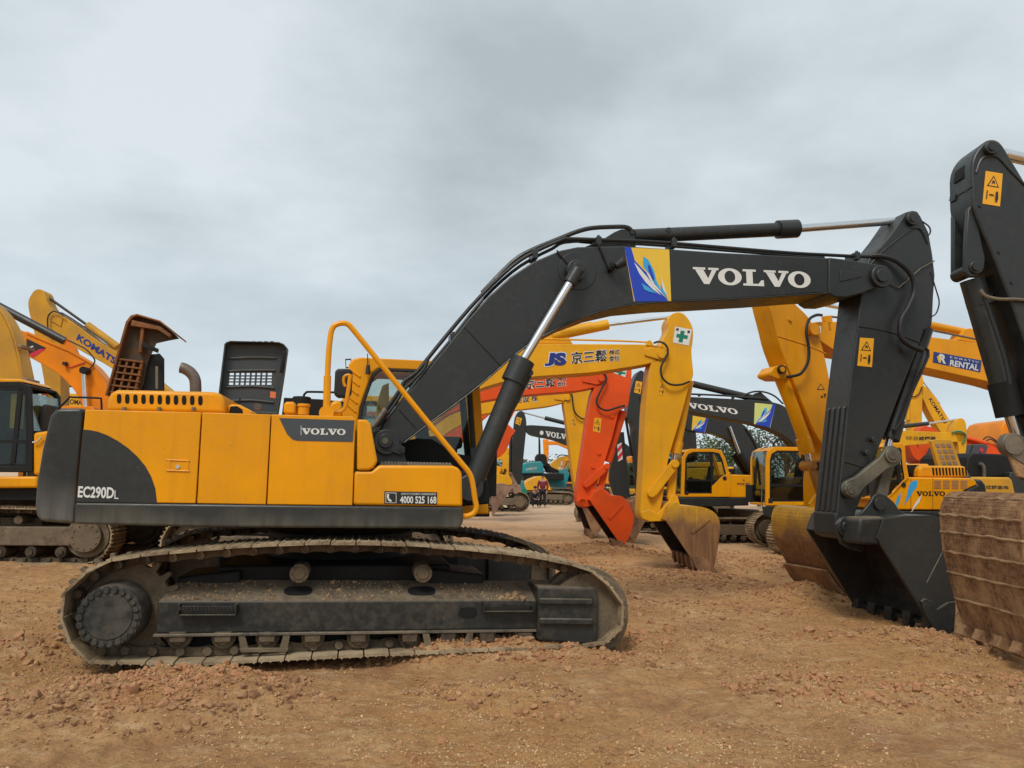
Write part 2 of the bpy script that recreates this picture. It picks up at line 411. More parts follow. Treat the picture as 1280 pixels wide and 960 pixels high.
def crawler(F, cu, L=4.3, h=.92, half=1.55, w=.6, m_shoe=None, m_chain=None, m_frame=None, zb=0., vc=0., far=True):
    m_shoe = m_shoe or SHOE; m_chain = m_chain or CHAIN; m_frame = m_frame or MUDFR
    for sd in ((-1, 1) if far else (-1,)):
        v0 = vc-half if sd < 0 else vc+half-w; v1 = v0+w
        loop = [(a, b+zb) for a, b in oval(cu, L, h, 0)]
        B = belt(F.root, loop, v0, v1, .2, m_shoe, m_chain, seedv=int(cu*10)+sd)
        vf = v0+.1 if sd < 0 else v1-.1; 
        bm = BM(); prism(bm, [(cu-L/2+.75, zb+.3),(cu+L/2-.7, zb+.3),(cu+L/2-.7, zb+.62),(cu-L/2+.75, zb+.62)], v0+.08, v1-.08)
        fr = obj('track_frame', bm, m_frame, F.root, .02)
        for e, nm in ((-1, 'sprocket'), (1, 'idler')):
            uu = cu+e*(L/2-h/2); bm = BM()
            cyl(bm, (uu, v0+.14, zb+h/2), (uu, v1-.14, zb+h/2), h/2-.1, n=28)
            cyl(bm, (uu, v0+.04, zb+h/2), (uu, v0+.14, zb+h/2), h/2-.2, n=28)
            for q in range(12):
                a = 2*pi*q/12; x_, z_ = uu+cos(a)*(h/2-.25), zb+h/2+sin(a)*(h/2-.25); cyl(bm, (x_, v0+.025, z_), (x_, v0+.04, z_), .02, n=6)
            obj(nm, bm, m_frame, F.root, .01)
        for q in range(7):
            uu = cu-L/2+.85+q*(L-1.7)/6; bm = BM(); cyl(bm, (uu, v0+.08, zb+.2), (uu, v1-.08, zb+.2), .09, n=14)
            cyl(bm, (uu, v0+.05, zb+.2), (uu, v0+.08, zb+.2), .05, n=10)
            obj('track_roller', bm, m_chain, fr)
        for q in (-.7, .7):
            bm = BM(); cyl(bm, (cu+q, v0+.12, zb+h-.19), (cu+q, v1-.12, zb+h-.19), .07, n=12); obj('carrier_roller', bm, m_chain, fr)
    bm = BM(); box(bm, cu-.9, cu+.9, vc-half+w-.1, vc+half-w+.1, zb+.38, zb+.75); cyl(bm, (cu,vc,zb+.7), (cu,vc,zb+1.05), .65, n=32)
    obj('centre_frame', bm, m_frame, F.root, .02)
def bucket(F, name, prof, v0, v1, m, m_in=None, teeth=5, tdir=None, tlen=.2, parent=None, lugs=None, ribs=0, th=.035, tmat=None, label_=None, smooth=True):
    """prof: outline of a side plate in (u,z) from the top lip round the back to the cutting edge"""
    par = parent or F.root; m_in = m_in or m
    if smooth:
        P = [Vector(q) for q in prof]; out_ = [prof[0]]
        for i in range(1, len(P)-2):
            a_, b_, c_, d_ = P[i-1], P[i], P[i+1], P[i+2]
            for j in range(3):
                t = j/3; q = .5*((2*b_)+(c_-a_)*t+(2*a_-5*b_+4*c_-d_)*t*t+(3*b_-a_-3*c_+d_)*t**3); out_.append((q.x, q.y))
        prof = out_+[tuple(P[-2]), tuple(P[-1])]
    bm = BM(); prism(bm, prof, v0, v0+th); prism(bm, prof, v1-th, v1)
    P = [Vector(q) for q in prof]; n = len(P); C = sum(P, Vector((0,0)))/n
    inn = []
    for i, q in enumerate(P):
        a = P[max(i-1, 0)]; b = P[min(i+1, n-1)]; t = (b-a).normalized(); nn = Vector((-t.y, t.x))
        if nn.dot(C-q) < 0: nn = -nn
        inn.append(q+nn*th)
    for i in range(n-1):
        prism(bm, [P[i], P[i+1], inn[i+1], inn[i]], v0+th, v1-th)
    B = obj(name, bm, m, par, .004)
    if label_: B['label'] = label_
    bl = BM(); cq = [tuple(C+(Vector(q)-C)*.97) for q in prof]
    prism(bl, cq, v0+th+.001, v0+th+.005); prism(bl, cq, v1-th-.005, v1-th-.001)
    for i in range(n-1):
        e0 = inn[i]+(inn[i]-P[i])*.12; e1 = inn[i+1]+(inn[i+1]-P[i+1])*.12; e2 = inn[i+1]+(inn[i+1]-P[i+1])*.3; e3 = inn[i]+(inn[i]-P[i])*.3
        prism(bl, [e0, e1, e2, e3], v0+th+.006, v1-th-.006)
    obj('bucket_shade_lining', bl, MOUTH_SHADE, B)  # added inner skin that carries the painted shade
    d = tdir or (P[-1]-P[-2]).normalized(); d = Vector(d).normalized(); nn = Vector((-d.y, d.x)); W = v1-v0
    for k in range(teeth):
        bt = BM(); vc = v0+.07+(W-.14)*k/(teeth-1); o = P[-1]-d*.10
        A = [o+nn*.055, o-nn*.055]; E = [o+d*(tlen+.1)+nn*.012, o+d*(tlen+.1)-nn*.012]; M_ = [o+d*.13+nn*.045, o+d*.13-nn*.045]
        def rg(pr, w_): return [bt.verts.new((q.x, vc+s_*w_, q.y)) for q, s_ in ((pr[0],-1),(pr[1],-1),(pr[1],1),(pr[0],1))]
        r1, r2, r3 = rg(A, .062), rg(M_, .058), rg(E, .03)
        bt.faces.new(r1); bt.faces.new(r3[::-1])
        for a_, b_ in ((r1, r2), (r2, r3)):
            for q in range(4): bt.faces.new((a_[q], a_[(q+1) % 4], b_[(q+1) % 4], b_[q]))
        obj('tooth', bt, tmat or m, B, .006)
    if ribs:
        bm = BM()
        for k in range(ribs):
            i = min(n-2, 1+int(k*(n-2)/ribs)); q = P[i].lerp(P[i+1], .4); t = (P[i+1]-P[i]).normalized(); nn = Vector((-t.y, t.x))
            if nn.dot(C-q) > 0: nn = -nn
            prism(bm, [q-t*.03, q+t*.03, q+t*.022+nn*.022, q-t*.022+nn*.022], v0-.004, v1+.004)
        obj('wear_strip', bm, m, B, .004)
    return B
def seat(F, u, v, z, s, k=1.):
    bm = BM(); box(bm, u-.25*k, u+.25*k, v-.24*k, v+.24*k, z, z+.14*k); prism(bm, [(u-s*.27*k, z+.1*k),(u-s*.13*k, z+.1*k),(u-s*.27*k, z+.8*k),(u-s*.38*k, z+.8*k)], v-.23*k, v+.23*k)
    box(bm, u-.15*k, u+.15*k, v-.15*k, v+.15*k, z-.35*k, z)
    o = obj('operator_seat', bm, SEAT, F.root, .04, 3); return o
def cabin(F, outer, wins, v0, v1, m, frame=None, glass=None, s=1, seatk=1., back=True):
    """outer: side outline (u,z). wins: list of window outlines inside it. The shell is a thin wall with real openings"""
    glass = glass or GLASS; frame = frame or BLKM
    us = [q[0] for q in outer]; zs = [q[1] for q in outer]; ua, ub, za, zb = min(us), max(us), min(zs), max(zs)
    t = .05
    # roof, floor, posts
    ins = [(ua+(q[0]-ua)*1, q[1]) for q in outer]
    C = Vector(((ua+ub)/2, (za+zb)/2))
    inner = []
    for q in outer:
        d = Vector(q)-C; inner.append((C.x+d.x*(1-.11/max(.3, (ub-ua)/2)), C.y+d.y*(1-.10/max(.3, (zb-za)/2))))
    bm = BM()
    for va, vb in ((v0, v0+t), (v1-t, v1)): ring(bm, outer, inner, va, vb)
    # roof & floor & corner posts across
    def band(i, j, k=.06):
        a, b = Vector(outer[i]), Vector(outer[j]); nn = (b-a).normalized(); nn = Vector((-nn.y, nn.x))
        if nn.dot(C-(a+b)/2) < 0: nn = -nn
        prism(bm, [a, b, b+nn*k, a+nn*k], v0+t-.002, v1-t+.002)
    n = len(outer)
    for i in range(n):
        a, b = outer[i], outer[(i+1) % n]
        if abs(a[1]-b[1]) < abs(a[0]-b[0])*.9: band(i, (i+1) % n)
    shell = obj('cab_shell', bm, m, F.root, .012)
    for va in (v0+.02, v1-.026):
        bm = BM(); prism(bm, inner, va, va+.006); obj('side_glass', bm, glass, shell)
    ii = [(C.x+(q[0]-C.x)*.93, C.y+(q[1]-C.y)*.93) for q in inner]
    bm = BM(); ring(bm, inner, ii, v0+.006, v0+.04); obj('window_seal', bm, frame, shell, .004)
    bm = BM(); i0 = min(inner, key=lambda q: q[0])[0]; i1 = max(inner, key=lambda q: q[0])[0]
    lowz = za+(zb-za)*.3
    # lower side panel + mid post (dark trim)
    bm2 = BM()
    zc = za+(zb-za)*.34
    box(bm2, i0+.03, i1-.03, v0+.008, v0+.05, zc-.03, zc+.03); box(bm2, i0+.08, i1-.08, v0+.03, v0+.04, za+.08, zc-.02)
    um = ua+(ub-ua)*(.36 if s > 0 else .64)
    box(bm2, um-.04, um+.04, v0+.006, v0+.052, za+.12, zb-.12)
    obj('window_frame', bm2, frame, shell, .004)
    # front glass
    uf = ub-.06 if s > 0 else ua+.06; ur = ua+.06 if s > 0 else ub-.06
    bm = BM(); box(bm, uf-.003, uf+.003, v0+.08, v1-.08, za+.15, zb-.12); obj('windscreen', bm, glass, shell)
    if back:
        bm = BM(); box(bm, ur-.02, ur+.02, v0+.06, v1-.06, za+.02, za+(zb-za)*.45); obj('rear_panel', bm, m, shell, .004)
    seat(F, (ua+ub)/2-s*.1, (v0+v1)/2, za+.42*seatk, s, seatk)
    bm = BM(); u_c = (ua+ub)/2+s*.35*seatk
    box(bm, u_c-.06, u_c+.2, v0+.25, v0+.4, za+.06, za+.7*seatk); box(bm, u_c-.06, u_c+.06, v1-.4, v1-.25, za+.06, za+.75*seatk); tube(bm, [(u_c,(v0+v1)/2-.1,za+.1),(u_c+.05*s,(v0+v1)/2-.1,za+.8*seatk)], .015)
    obj('control_console', bm, SEAT, shell, .02)
    return shell
def house(F, cu, s, m, dark=None, zb=1.0, near_tank=True, k=1., cab=True, glass=None, cw=None, top=2.15, half=1.4, texty=None):
    """superstructure of a hidden or half-seen machine facing s"""
    dark = dark or GRY; cw = cw or dark
    U = lambda x: cu+s*x*k
    def pr(name, pts, va, vb, mm, bv=.03): 
        bm = BM(); prism(bm, [(U(a), zb+(b-1.0)*k) for a, b in pts], va, vb); return obj(name, bm, mm, F.root, bv, 3)
    pr('deck_skirt', [(-2.2,1.0),(1.6,1.0),(1.6,1.2),(-2.2,1.2)], -half+.01, half-.01, dark)
    pr('counterweight', [(-2.22,.98),(-2.75,1.02),(-2.9,1.25),(-2.86,1.9),(-2.75,2.15),(-2.22,2.2)], -half+.03, half-.03, cw, .12)
    pr('engine_housing', [(-2.2,1.21),(-.3,1.21),(-.3,2.05),(-2.2,2.15)], -half, half, m, .04)
    bm = BM(); prism(bm, [(U(a), zb+(b-1.0)*k) for a, b in [(-2.0,2.12),(-.8,2.12),(-.85,2.32),(-1.95,2.34)]], -half+.5, half-.5); obj('engine_hood', bm, m, F.root, .05, 3)
    vt = (-half, -.45) if s > 0 else (.45, half)
    pr('fuel_tank', [(-.28,1.21),(1.5,1.21),(1.5,1.6),(.6,1.75),(.4,2.0),(-.28,2.0)], vt[0], vt[1], m, .04)
    if cab:
        vc = (.4, half) if s > 0 else (-half, -.4)
        o = [(U(a), zb+(b-1.0)*k) for a, b in [(-.1,1.21),(-.1,2.6),(.15,3.0),(1.25,3.0),(1.55,2.4),(1.6,1.21)]]
        cabin(F, o, None, vc[0], vc[1], m, s=s, glass=glass)
    bm = BM(); box(bm, U(0)-.3, U(0)+.6, -.4, .4, zb+.1, zb+.75); obj('boom_mount', bm, dark, F.root, .03)
# ================================================================== main machine
M = Frame(425, 7.75, 11.3, 'excavator', 'large yellow excavator with charcoal boom, its whole side in view in front of the others')
VT = -1.60     # near face of near track
HB = -1.42     # near face of the house
RT = M.root
# ---- near track
loop = [(72,762),(76,745),(92,724),(118,708),(140,699),(200,691),(300,683),(400,679),(500,680),(600,688),(680,698),(735,711),(758,727),(776,748),(783,768),(778,786),(766,799),(748,807),(700,810),(560,816),(400,823),(240,831),(118,829),(97,822),(84,800)]
def smooth_loop(l, k=3):
    n = len(l); out = []
    for i in range(n):
        a, b, c, d = [Vector(l[(i+j) % n]) for j in (-1,0,1,2)]
        for j in range(k):
            t = j/k; out.append(.5*((2*b)+(c-a)*t+(2*a-5*b+4*c-d)*t*t+(3*b-a-3*c+d)*t**3))
    return out
lp = [tuple(q) for q in smooth_loop(M.c(loop, VT))]
GZ = min(q[1] for q in lp)
belt(RT, lp, VT, VT+.62, .205, SHOE, CHAIN, seedv=3, wob=.004, gro=.013)
belt(RT, lp, 1.6-.62, 1.6, .205, SHOE_SHADE, CHAIN, seedv=4)
def track_side(v_out, sg, main=True):
    """frame, rollers, sprocket, idler of one side. v_out outer face, sg=+1 if inner side is +v"""
    V = lambda d: v_out+sg*d
    def sl(name, pts, d0, d1, m, bevel=.012, par=None, seg=2):
        bm = BM(); prism(bm, M.c(pts, VT), *sorted((V(d0), V(d1)))); return obj(name, bm, m, par or RT, bevel, seg)
    # box with sloped top
    f = M.c([(197,752),(672,751),(672,786),(197,792)], VT+.12); 
    bm = BM()
    (x0,z1),(x1,z1b),(x1b,z0b),(x0b,z0) = f
    a = [(x0,z0),(x1,z0b),(x1,z1b),(x0,z1)]
    dd = [V(.12), V(.46), V(.54)]
    # cross-section loft: near face, slope up to inner
    hi = .13
    A = [bm.verts.new((x, dd[0], z)) for x, z in a]
    Bv = [bm.verts.new(q) for q in ((x0+.07, dd[1], z0),(x1, dd[1], z0b),(x1, dd[1], z1b+hi),(x0+.07, dd[1], z1+hi))]
    bm.faces.new(A); bm.faces.new(Bv[::-1])
    for i in range(4): bm.faces.new((A[i], Bv[i], Bv[(i+1) % 4], A[(i+1) % 4]))
    fr = obj('track_frame', bm, GRYD, RT, .012, 3)
    bm = BM(); prism(bm, [(x0-.01, z0-.022),(x1, z0b-.022),(x1, z0b+.0),(x0-.01, z0+.0)], *sorted((V(.095), V(.40)))); obj('lower_flange', bm, STEEL, fr, .004)
    bm = BM(); box(bm, x0+.05, x1-.05, *sorted((V(.30), V(.34))), z0-.16, z0-.03); obj('roller_beam', bm, BLKM, fr)
    # oval slots: flat near-black faces paint the shade of the holes
    def slot(cx, cy, w, h, onslope):
        k = M.ppm(cx, cy, VT+.12); bm = BM(); q = M.p(cx, cy, VT+(.28 if onslope else .12))
        W, H_ = w*k, h*k; pts = []
        for i in range(24):
            t = 2*pi*i/24; c_, s_ = cos(t), sin(t)
            pts.append((W/2*np.sign(c_)*abs(c_)**.6, H_/2*np.sign(s_)*abs(s_)**.8))
        if onslope:
            sl_ = hi/.34; vv = V(.12+.34*.45); zz = z1+hi*.45; 
            base = [bm.verts.new((q.x+a_, vv+b_*2.2*sg, zz+(z1b-z1)*(q.x-x0)/(x1-x0)+b_*2.2*sl_+.0035)) for a_, b_ in pts]
        else: base = [bm.verts.new((q.x+a_, V(.117), q.z+b_)) for a_, b_ in pts]
        bm.faces.new(base); obj('slot', bm, INNER_SHADE, fr)
    for cx, cy in ((373,737),(527,736)): slot(cx, cy, 36, 10, True)
    slot(585, 766, 24, 14, False)
    # serrated steps
    for (sx0, sx1, sy) in ((224,297,762),(603,665,758)):
        q0, q1 = M.p(sx0, sy, VT+.1), M.p(sx1, sy, VT+.1); bm = BM()
        prism(bm, [(q0.x,q0.z-.03),(q1.x,q1.z-.03),(q1.x,q1.z+.03),(q0.x,q0.z+.03)], *sorted((V(.075), V(.085))))
        prism(bm, [(q0.x,q0.z-.04),(q1.x,q1.z-.04),(q1.x,q1.z-.03),(q0.x,q0.z-.03)], *sorted((V(.04), V(.12))))
        nT = 16; L = (q1.x-q0.x)/nT
        for i in range(nT):
            x = q0.x+L*i; prism(bm, [(x,q0.z+.005),(x+L,q0.z+.005),(x+L*.5,q0.z+.045)], *sorted((V(.035), V(.05))))
        box(bm, q0.x, q0.x+.01, *sorted((V(.035), V(.12))), q0.z-.03, q0.z+.05); box(bm, q1.x-.01, q1.x, *sorted((V(.035), V(.12))), q1.z-.03, q1.z+.05)
        obj('step', bm, GRYD, fr, .002)
    # tensioner guard with ribs
    g = M.c([(672,733),(744,735),(749,745),(748,797),(742,808),(672,801)], VT+.05)
    bm = BM(); prism(bm, g, *sorted((V(.055), V(.52)))); gd = obj('tensioner_guard', bm, GRYD, RT, .025, 3)
    for yy in (751.5, 776.5):
        q0, q1 = M.p(674, yy, VT+.03), M.p(741, yy+1, VT+.03); bm = BM()
        prism(bm, [(q0.x,q0.z-.026),(q1.x,q1.z-.026),(q1.x,q1.z+.026),(q0.x,q0.z+.026)], *sorted((V(.02), V(.055)))); obj('guard_rib', bm, GRYD, gd, .012, 2)
    # idler
    q = M.p(733,768,VT+.2); bm = BM(); cyl(bm, (q.x, V(.12), q.z), (q.x, V(.5), q.z), .37, n=40); cyl(bm, (q.x, V(.25), q.z), (q.x, V(.37), q.z), .415, n=40); obj('idler_wheel', bm, MUDFR, RT, .01)
    # sprocket + final drive
    q = M.p(136,771,VT+.0); q2 = q
    k = M.ppm(139,768,VT+.0)
    bm = BM(); cyl(bm, (q.x, V(.0), q.z), (q.x, V(.24), q.z), 38.5*k, 42*k, n=56); hb = obj('final_drive', bm, HUBM, RT, .016, 3)
    bm = BM(); cyl(bm, (q.x, V(-.012), q.z), (q.x, V(0), q.z), 29*k, n=48); obj('drive_cover', bm, HUBM, hb, .006)
    bm = BM()
    for i in range(22):
        a = 2*pi*i/22; x_, z_ = q.x+cos(a)*33.5*k, q.z+sin(a)*33.5*k
        cyl(bm, (x_, V(-.006), z_), (x_, V(.0), z_), .034, n=14); cyl(bm, (x_, V(-.024), z_), (x_, V(-.004), z_), .021, n=6)
    obj('hub_bolts', bm, HUBM, hb)
    bm = BM(); nT = 23; pts = []
    for i in range(nT):
        for a_, r_ in ((0,.385),(.22,.385),(.38,.46),(.62,.46),(.78,.385)):
            a = 2*pi*(i+a_)/nT; pts.append((q.x+cos(a)*r_, q.z+sin(a)*r_))
    prism(bm, pts, *sorted((V(.27), V(.34)))); obj('sprocket', bm, MUDFR, RT, .004)
    # rollers
    for cx in (223, 279, 334, 391, 448, 512, 560, 608, 655):
        q = M.p(cx, 797, VT+.14); bm = BM()
        for d0, d1, r_ in ((.16,.24,.095),(.24,.40,.075),(.40,.46,.095),(.12,.16,.055)): cyl(bm, (q.x, V(d0), q.z), (q.x, V(d1), q.z), r_, n=20)
        prism(bm, [(q.x-.06,q.z-.03),(q.x+.06,q.z-.03),(q.x+.065,q.z+.05),(q.x-.065,q.z+.05)], *sorted((V(.105), V(.155))))
        obj('track_roller', bm, CHAIN, fr, .006)
    for cx0, cx1 in ((297,363),(528,592)):
        for sgn, cx in ((1, cx0), (-1, cx1)):
            a = M.c([(cx,791),(cx+sgn*8,791),(cx+sgn*14,812),(cx+sgn*4,814)], VT+.1); bm = BM(); prism(bm, a, *sorted((V(.10), V(.115)))); obj('roller_guard', bm, MUDFR, fr, .003)
        a = M.c([(cx0+2,810),(cx1-2,810),(cx1-4,815),(cx0+4,815)], VT+.1); bm = BM(); prism(bm, a, *sorted((V(.09), V(.12)))); obj('roller_guard', bm, MUDFR, fr, .003)
    for cx in (374, 529):
        q = M.p(cx, 717, VT+.18); bm = BM(); cyl(bm, (q.x, V(.18), q.z), (q.x, V(.45), q.z), .078, n=24); cyl(bm, (q.x, V(.172), q.z), (q.x, V(.18), q.z), .05, n=16)
        for i in range(6):
            a = 2*pi*i/6; cyl(bm, (q.x+cos(a)*.062, V(.17), q.z+sin(a)*.062), (q.x+cos(a)*.062, V(.18), q.z+sin(a)*.062), .008, n=6)
        box(bm, q.x-.04, q.x+.04, *sorted((V(.45), V(.56))), q.z-.16, q.z+.06)
        obj('carrier_roller', bm, CHAIN, RT, .006)
    # dirt on the sloping top of the frame
    bm = BM(); rn = random.Random(5)
    for i in range(900):
        x = rn.uniform(x0+.1, x1-.1); t = rn.random()**1.3; r_ = rn.uniform(.003, .009) if rn.random() < .93 else rn.uniform(.009, .02)
        if x > x1-.35 and t < .35: r_ *= 1.8
        if any(abs(x-M.p(cx_, 737, VT+.28).x) < .17 for cx_ in (373, 527)): continue
        vv = V(.13+.30*t); zz = z1+(z1b-z1)*(x-x0)/(x1-x0)+hi*(.01+.30*t)/.34
        bmesh.ops.create_icosphere(bm, subdivisions=1, radius=r_, matrix=Matrix.Translation((x, vv, zz+r_*.3)) @ Matrix.Rotation(rn.random()*6, 4, 'X') @ Matrix.Diagonal((rn.uniform(.7,1.4), rn.uniform(.7,1.3), rn.uniform(.5,.9), 1)))
    o = obj('loose_dirt', bm, MUDL, fr, ang=10); o['kind'] = 'stuff'
CLOD = muddy('dry clay clod', (.47,.265,.125), (.24,.12,.06), (.40,.19,.09), 5, .95, .6)
track_side(VT, 1); 
track_side(1.6, -1)
# centre frame
q = M.p(425, 720, 0)
bm = BM(); box(bm, q.x-1.0, q.x+1.0, -1.1, 1.1, .42, .78); cyl(bm, (q.x,0,.75), (q.x,0,1.02), .72, n=40)
for sx in (-1, 1):
    for sy in (-1, 1): prism(bm, [(q.x+sx*.8,.45),(q.x+sx*1.3,.45),(q.x+sx*1.3,.7),(q.x+sx*.8,.75)], *sorted((sy*.6, sy*1.2)))
obj('centre_frame', bm, BLKM, RT, .02)
# ---- house
def S(name, pts, v0, v1, m, bevel=.012, par=None, seg=2): return M.slab(name, pts, v0, v1, m, bevel, par, seg)
# deck with skirt, end plates
S('deck', [(96,634),(574,638),(572,655),(96,650)], HB+.10, 1.35, BLKM, .01)
sk = S('side_skirt', [(93,628),(579,634),(579,652),(574,661),(250,659),(92,655)], HB-.01, HB+.09, paint('skirt paint', (.028,.030,.027), rough=.36, dust=.2, top=.2, streak=.4, dustcol=(.15,.135,.10), low=(1.10,1.28,.6)), .02, seg=3)
# counterweight: rounded in plan
cwp = M.c([(104,510),(76,510),(69,512),(62,520),(52,562),(45,605),(43,632),(45,645),(51,652),(92,655)], HB)
bm = BM(); secs = []
for v, sc, du in ((HB-.0,0,.0),(HB+.03,0,.0),(HB+.35,0,.10),(-.6,0,.20),(0,0,.25),(.6,0,.20),(1.1,0,.10),(1.38,0,0),(1.42,0,.02)):
    xm = cwp[0][0]
    secs.append([bm.verts.new((p[0]-(du*(min(1, (xm-p[0])/.5))) , v, p[1])) for p in cwp])
for a, b in zip(secs, secs[1:]):
    n = len(a)
    for i in range(n): bm.faces.new((a[i], b[i], b[(i+1) % n], a[(i+1) % n]))
bm.faces.new(secs[0]); bm.faces.new(secs[-1][::-1])
obj('counterweight', bm, GRYC, RT, .03, 4)
# inner core (closes the gaps)
S('house_core', [(101,516),(440,524),(440,632),(93,628)], HB+.05, 1.38, BLKM, .01)
# panels
d1 = S('engine_door', [(106.5,512),(251.3,515.5),(244.5,629.3),(95.5,627)], HB, HB+.045, YEL, .007, seg=3)
d2 = S('pump_door', [(253,515.5),(338.2,518),(332.3,630.7),(246.2,629.2)], HB, HB+.045, YEL, .007, seg=3)
d3 = S('battery_door', [(339.7,518),(438,520.5),(444.3,523.5),(440.5,631.8),(333.8,630.5)], HB, HB+.045, YEL, .007, seg=3)
pst = S('tank_post', [(446.5,524),(458,524.5),(463,529),(472,577),(467,585),(461,588),(446,588)], HB-.01, HB+.5, YEL, .02, seg=3)
tk = S('fuel_tank', [(443,589),(464,589),(474,581.5),(566,582),(574,585),(577.5,592),(578.5,633.5),(441.5,631.5)], HB-.0, -.55, YEL, .025, seg=3)
# top deck over the panels
for nm, pts, va, vb, mm in (('roof_panel', [(107,510.5),(250,514),(250,517),(107,514)], HB+.005, -.25, YEL), ('roof_panel', [(252,514.2),(444,519.5),(444,523),(252,518)], HB+.005, -.35, YEL)):
    pass
S('roof_deck', [(106,513.2),(442,520.5),(442,528),(106,522)], HB+.047, 1.36, YEL, .01)
# anti slip plate on tank
bm = BM(); qa, qb = M.p(476, 581, HB+.06), M.p(565, 582, HB+.06)
prism(bm, [(qa.x,qa.z-.02),(qb.x,qb.z-.02),(qb.x,qb.z+.012),(qa.x,qa.z+.012)], HB+.06, -.62)
for i in range(22):
    x = qa.x+(qb.x-qa.x)*(i+.5)/22
    for j in range(6):
        v = HB+.1+j*.12; cyl(bm, (x, v, qb.z+.010), (x, v, qb.z+.026), .014, .009, n=8)
obj('anti_slip_plate', bm, STEEL, tk)
# graphic on door
arc = [(103.5,537),(112,537.6),(122,539.5),(134,544),(147,551),(160,560),(172,571),(182,583),(189,596),(194,610),(196,626.6),(92.6,624.6)]
arc[-1] = (95.2,627.3); arc[-2] = (196.2,628.8)
M.decal('quarter_circle_decal', [(arc, 0)], HB-.003, [GRY], d1)
M.text('EC290D', (97,622), (142,623.5), (98,607.5), HB-.0065, WHITE, d1, bold=.03)
M.text('L', (143,623.6), (148,623.7), (143.2,613), HB-.0065, WHITE, d1, bold=.0)
# latch
bm = BM(); l = M.c([(209,574),(236,574.5),(236,589),(209,588.5)], HB); l2 = M.c([(213,575.5),(233,576),(233,587.5),(213,587)], HB)
ring(bm, l, l2, HB-.006, HB+.002); la = obj('door_latch', bm, YEL, d1, .002)
bm = BM(); prism(bm, l2, HB-.002, HB+.001); obj('latch_plate', bm, YEL, la)
bm = BM(); q = M.p(222.5, 583.5, HB); cyl(bm, (q.x, HB-.012, q.z), (q.x, HB, q.z), .016, n=14); obj('lock', bm, CHROME, la)
for pts_ in ([(208,575),(237,576)], [(208,588),(237,589)]):
    bm = BM(); tube(bm, [M.p(a, b, HB-.004) for a, b in pts_], .006, 6, 1); obj('latch_edge', bm, YEL, la)
# name plate on door 3
pl = M.decal('name_panel', [([(349,522.5),(443,525.5),(441,552.5),(372,551),(366,549.5),(359,543)], 0)], HB-.003, [SLATE], d3)
M.text('VOLVO', (377,543), (432,544), (377,535), HB-.0065, WHITE, d3, slab=True)
M.decal('scratch', [([(376,532),(376.6,532),(376.6,544),(376,544)], 0)], HB-.006, [WHITE], d3)
# phone number sticker
M.decal('phone_sticker', [([(480.5,614),(546.5,615.3),(546.3,631),(480.3,629.7)], 0), ([(482,615.6),(495.5,615.9),(495.5,628.8),(482,628.5)], 1), ([(482.7,616.3),(494.8,616.6),(494.8,628.1),(482.7,627.8)], 0),
   ([(483.8,617.5),(485.8,617.3),(486.6,619.5),(485.8,620.6),(487,624),(488.6,624.4),(489.8,626.4),(488,627.4),(485.2,625.5),(483.6,621)], 1)], HB-.003, [BLKT, WHITE], tk)
M.text('4000 525 168', (500,629.2), (545.5,629.6), (500,620), HB-.008, WHITE, tk, bold=.025)
M.text('全新沃尔沃挖掘机 租售维修服务', (501,618.6), (545,619.1), (501,615.8), HB-.008, WHITE, tk, bold=.0)
# ---- hood with slots
hv0, hv1 = -1.12, -.15
hp = [(133,514),(134,499),(138,491),(146,487),(266,489.5),(275,492),(280,499),(281.5,517)]
hood = S('engine_hood', hp, hv0, hv1, YEL, .035, seg=4)
bm = BM()
for i in range(11):
    cx = 149+i*10.15; cy = 498.5+i*.22; P = []
    for t in range(16):
        a = 2*pi*t/16; P.append((cx+2.9*np.sign(cos(a))*abs(cos(a))**.7-.06*(0)+ .5*sin(a)*0, cy-6*np.sign(sin(a))*abs(sin(a))**.75))
    prism(bm, M.c(P, hv0), hv0-.002, hv0+.004)
obj('hood_slots', bm, INNER_SHADE, hood)
bm = BM()
zt = M.p(160,487,hv0).z
for i in range(9):
    x = M.p(163+i*9, 487, hv0).x
    zi = M.p(150,487,hv0).z+(M.p(264,489.5,hv0).z-M.p(150,487,hv0).z)*(163+i*9-150)/114
    box(bm, x-.022, x+.022, hv0+.15, hv0+.40, zi-.002, zi+.006)
obj('hood_slots', bm, INNER_SHADE, hood)
for cx in (155,199,242):
    q = M.p(cx, 512, hv0-.02); bm = BM(); cyl(bm, (q.x,hv0-.02,q.z-.01),(q.x,hv0-.02,q.z+.02), .018, n=8); obj('hood_bolt', bm, STEEL, hood)
# exhaust
bm = BM(); v = -.55
P = [M.p(244.5,496,v), M.p(244.5,484,v), M.p(243.5,474,v), M.p(238.5,466,v), M.p(231,461,v), M.p(226,459.5,v)]
tube(bm, P, 6.8*M.ppm(244,480,v), 20, 5, cap=False)
ex = obj('exhaust_pipe', bm, muddy('heat stained pipe', (.14,.105,.085), (.07,.055,.05), (.19,.14,.11), 6, .55, .2, metal=.5), RT)
so = ex.modifiers.new('wall', 'SOLIDIFY'); so.thickness = .006
# small rail over the counterweight and hood
M.hose('rear_rail', [(62,522,-.9),(86,498,-.9),(90,496.6,-.9),(123,497.5,-.9),(126.5,500,-.9),(127,512,-.9)], -.9, 1.3, BLKM, k=2)
# bits between hood and cover
S('service_box', [(283,519),(284,508),(288,505),(299,505.5),(310,511),(316,514),(316,522)], -1.0, -.5, YEL, .02)
S('service_opening', [(286,517),(288,508),(296,507.5),(303,512),(304,519)], -1.004, -.995, INNER_SHADE, 0)
M.pin('cap', (321,508), 4, -1.1, -1.0, STEEL)
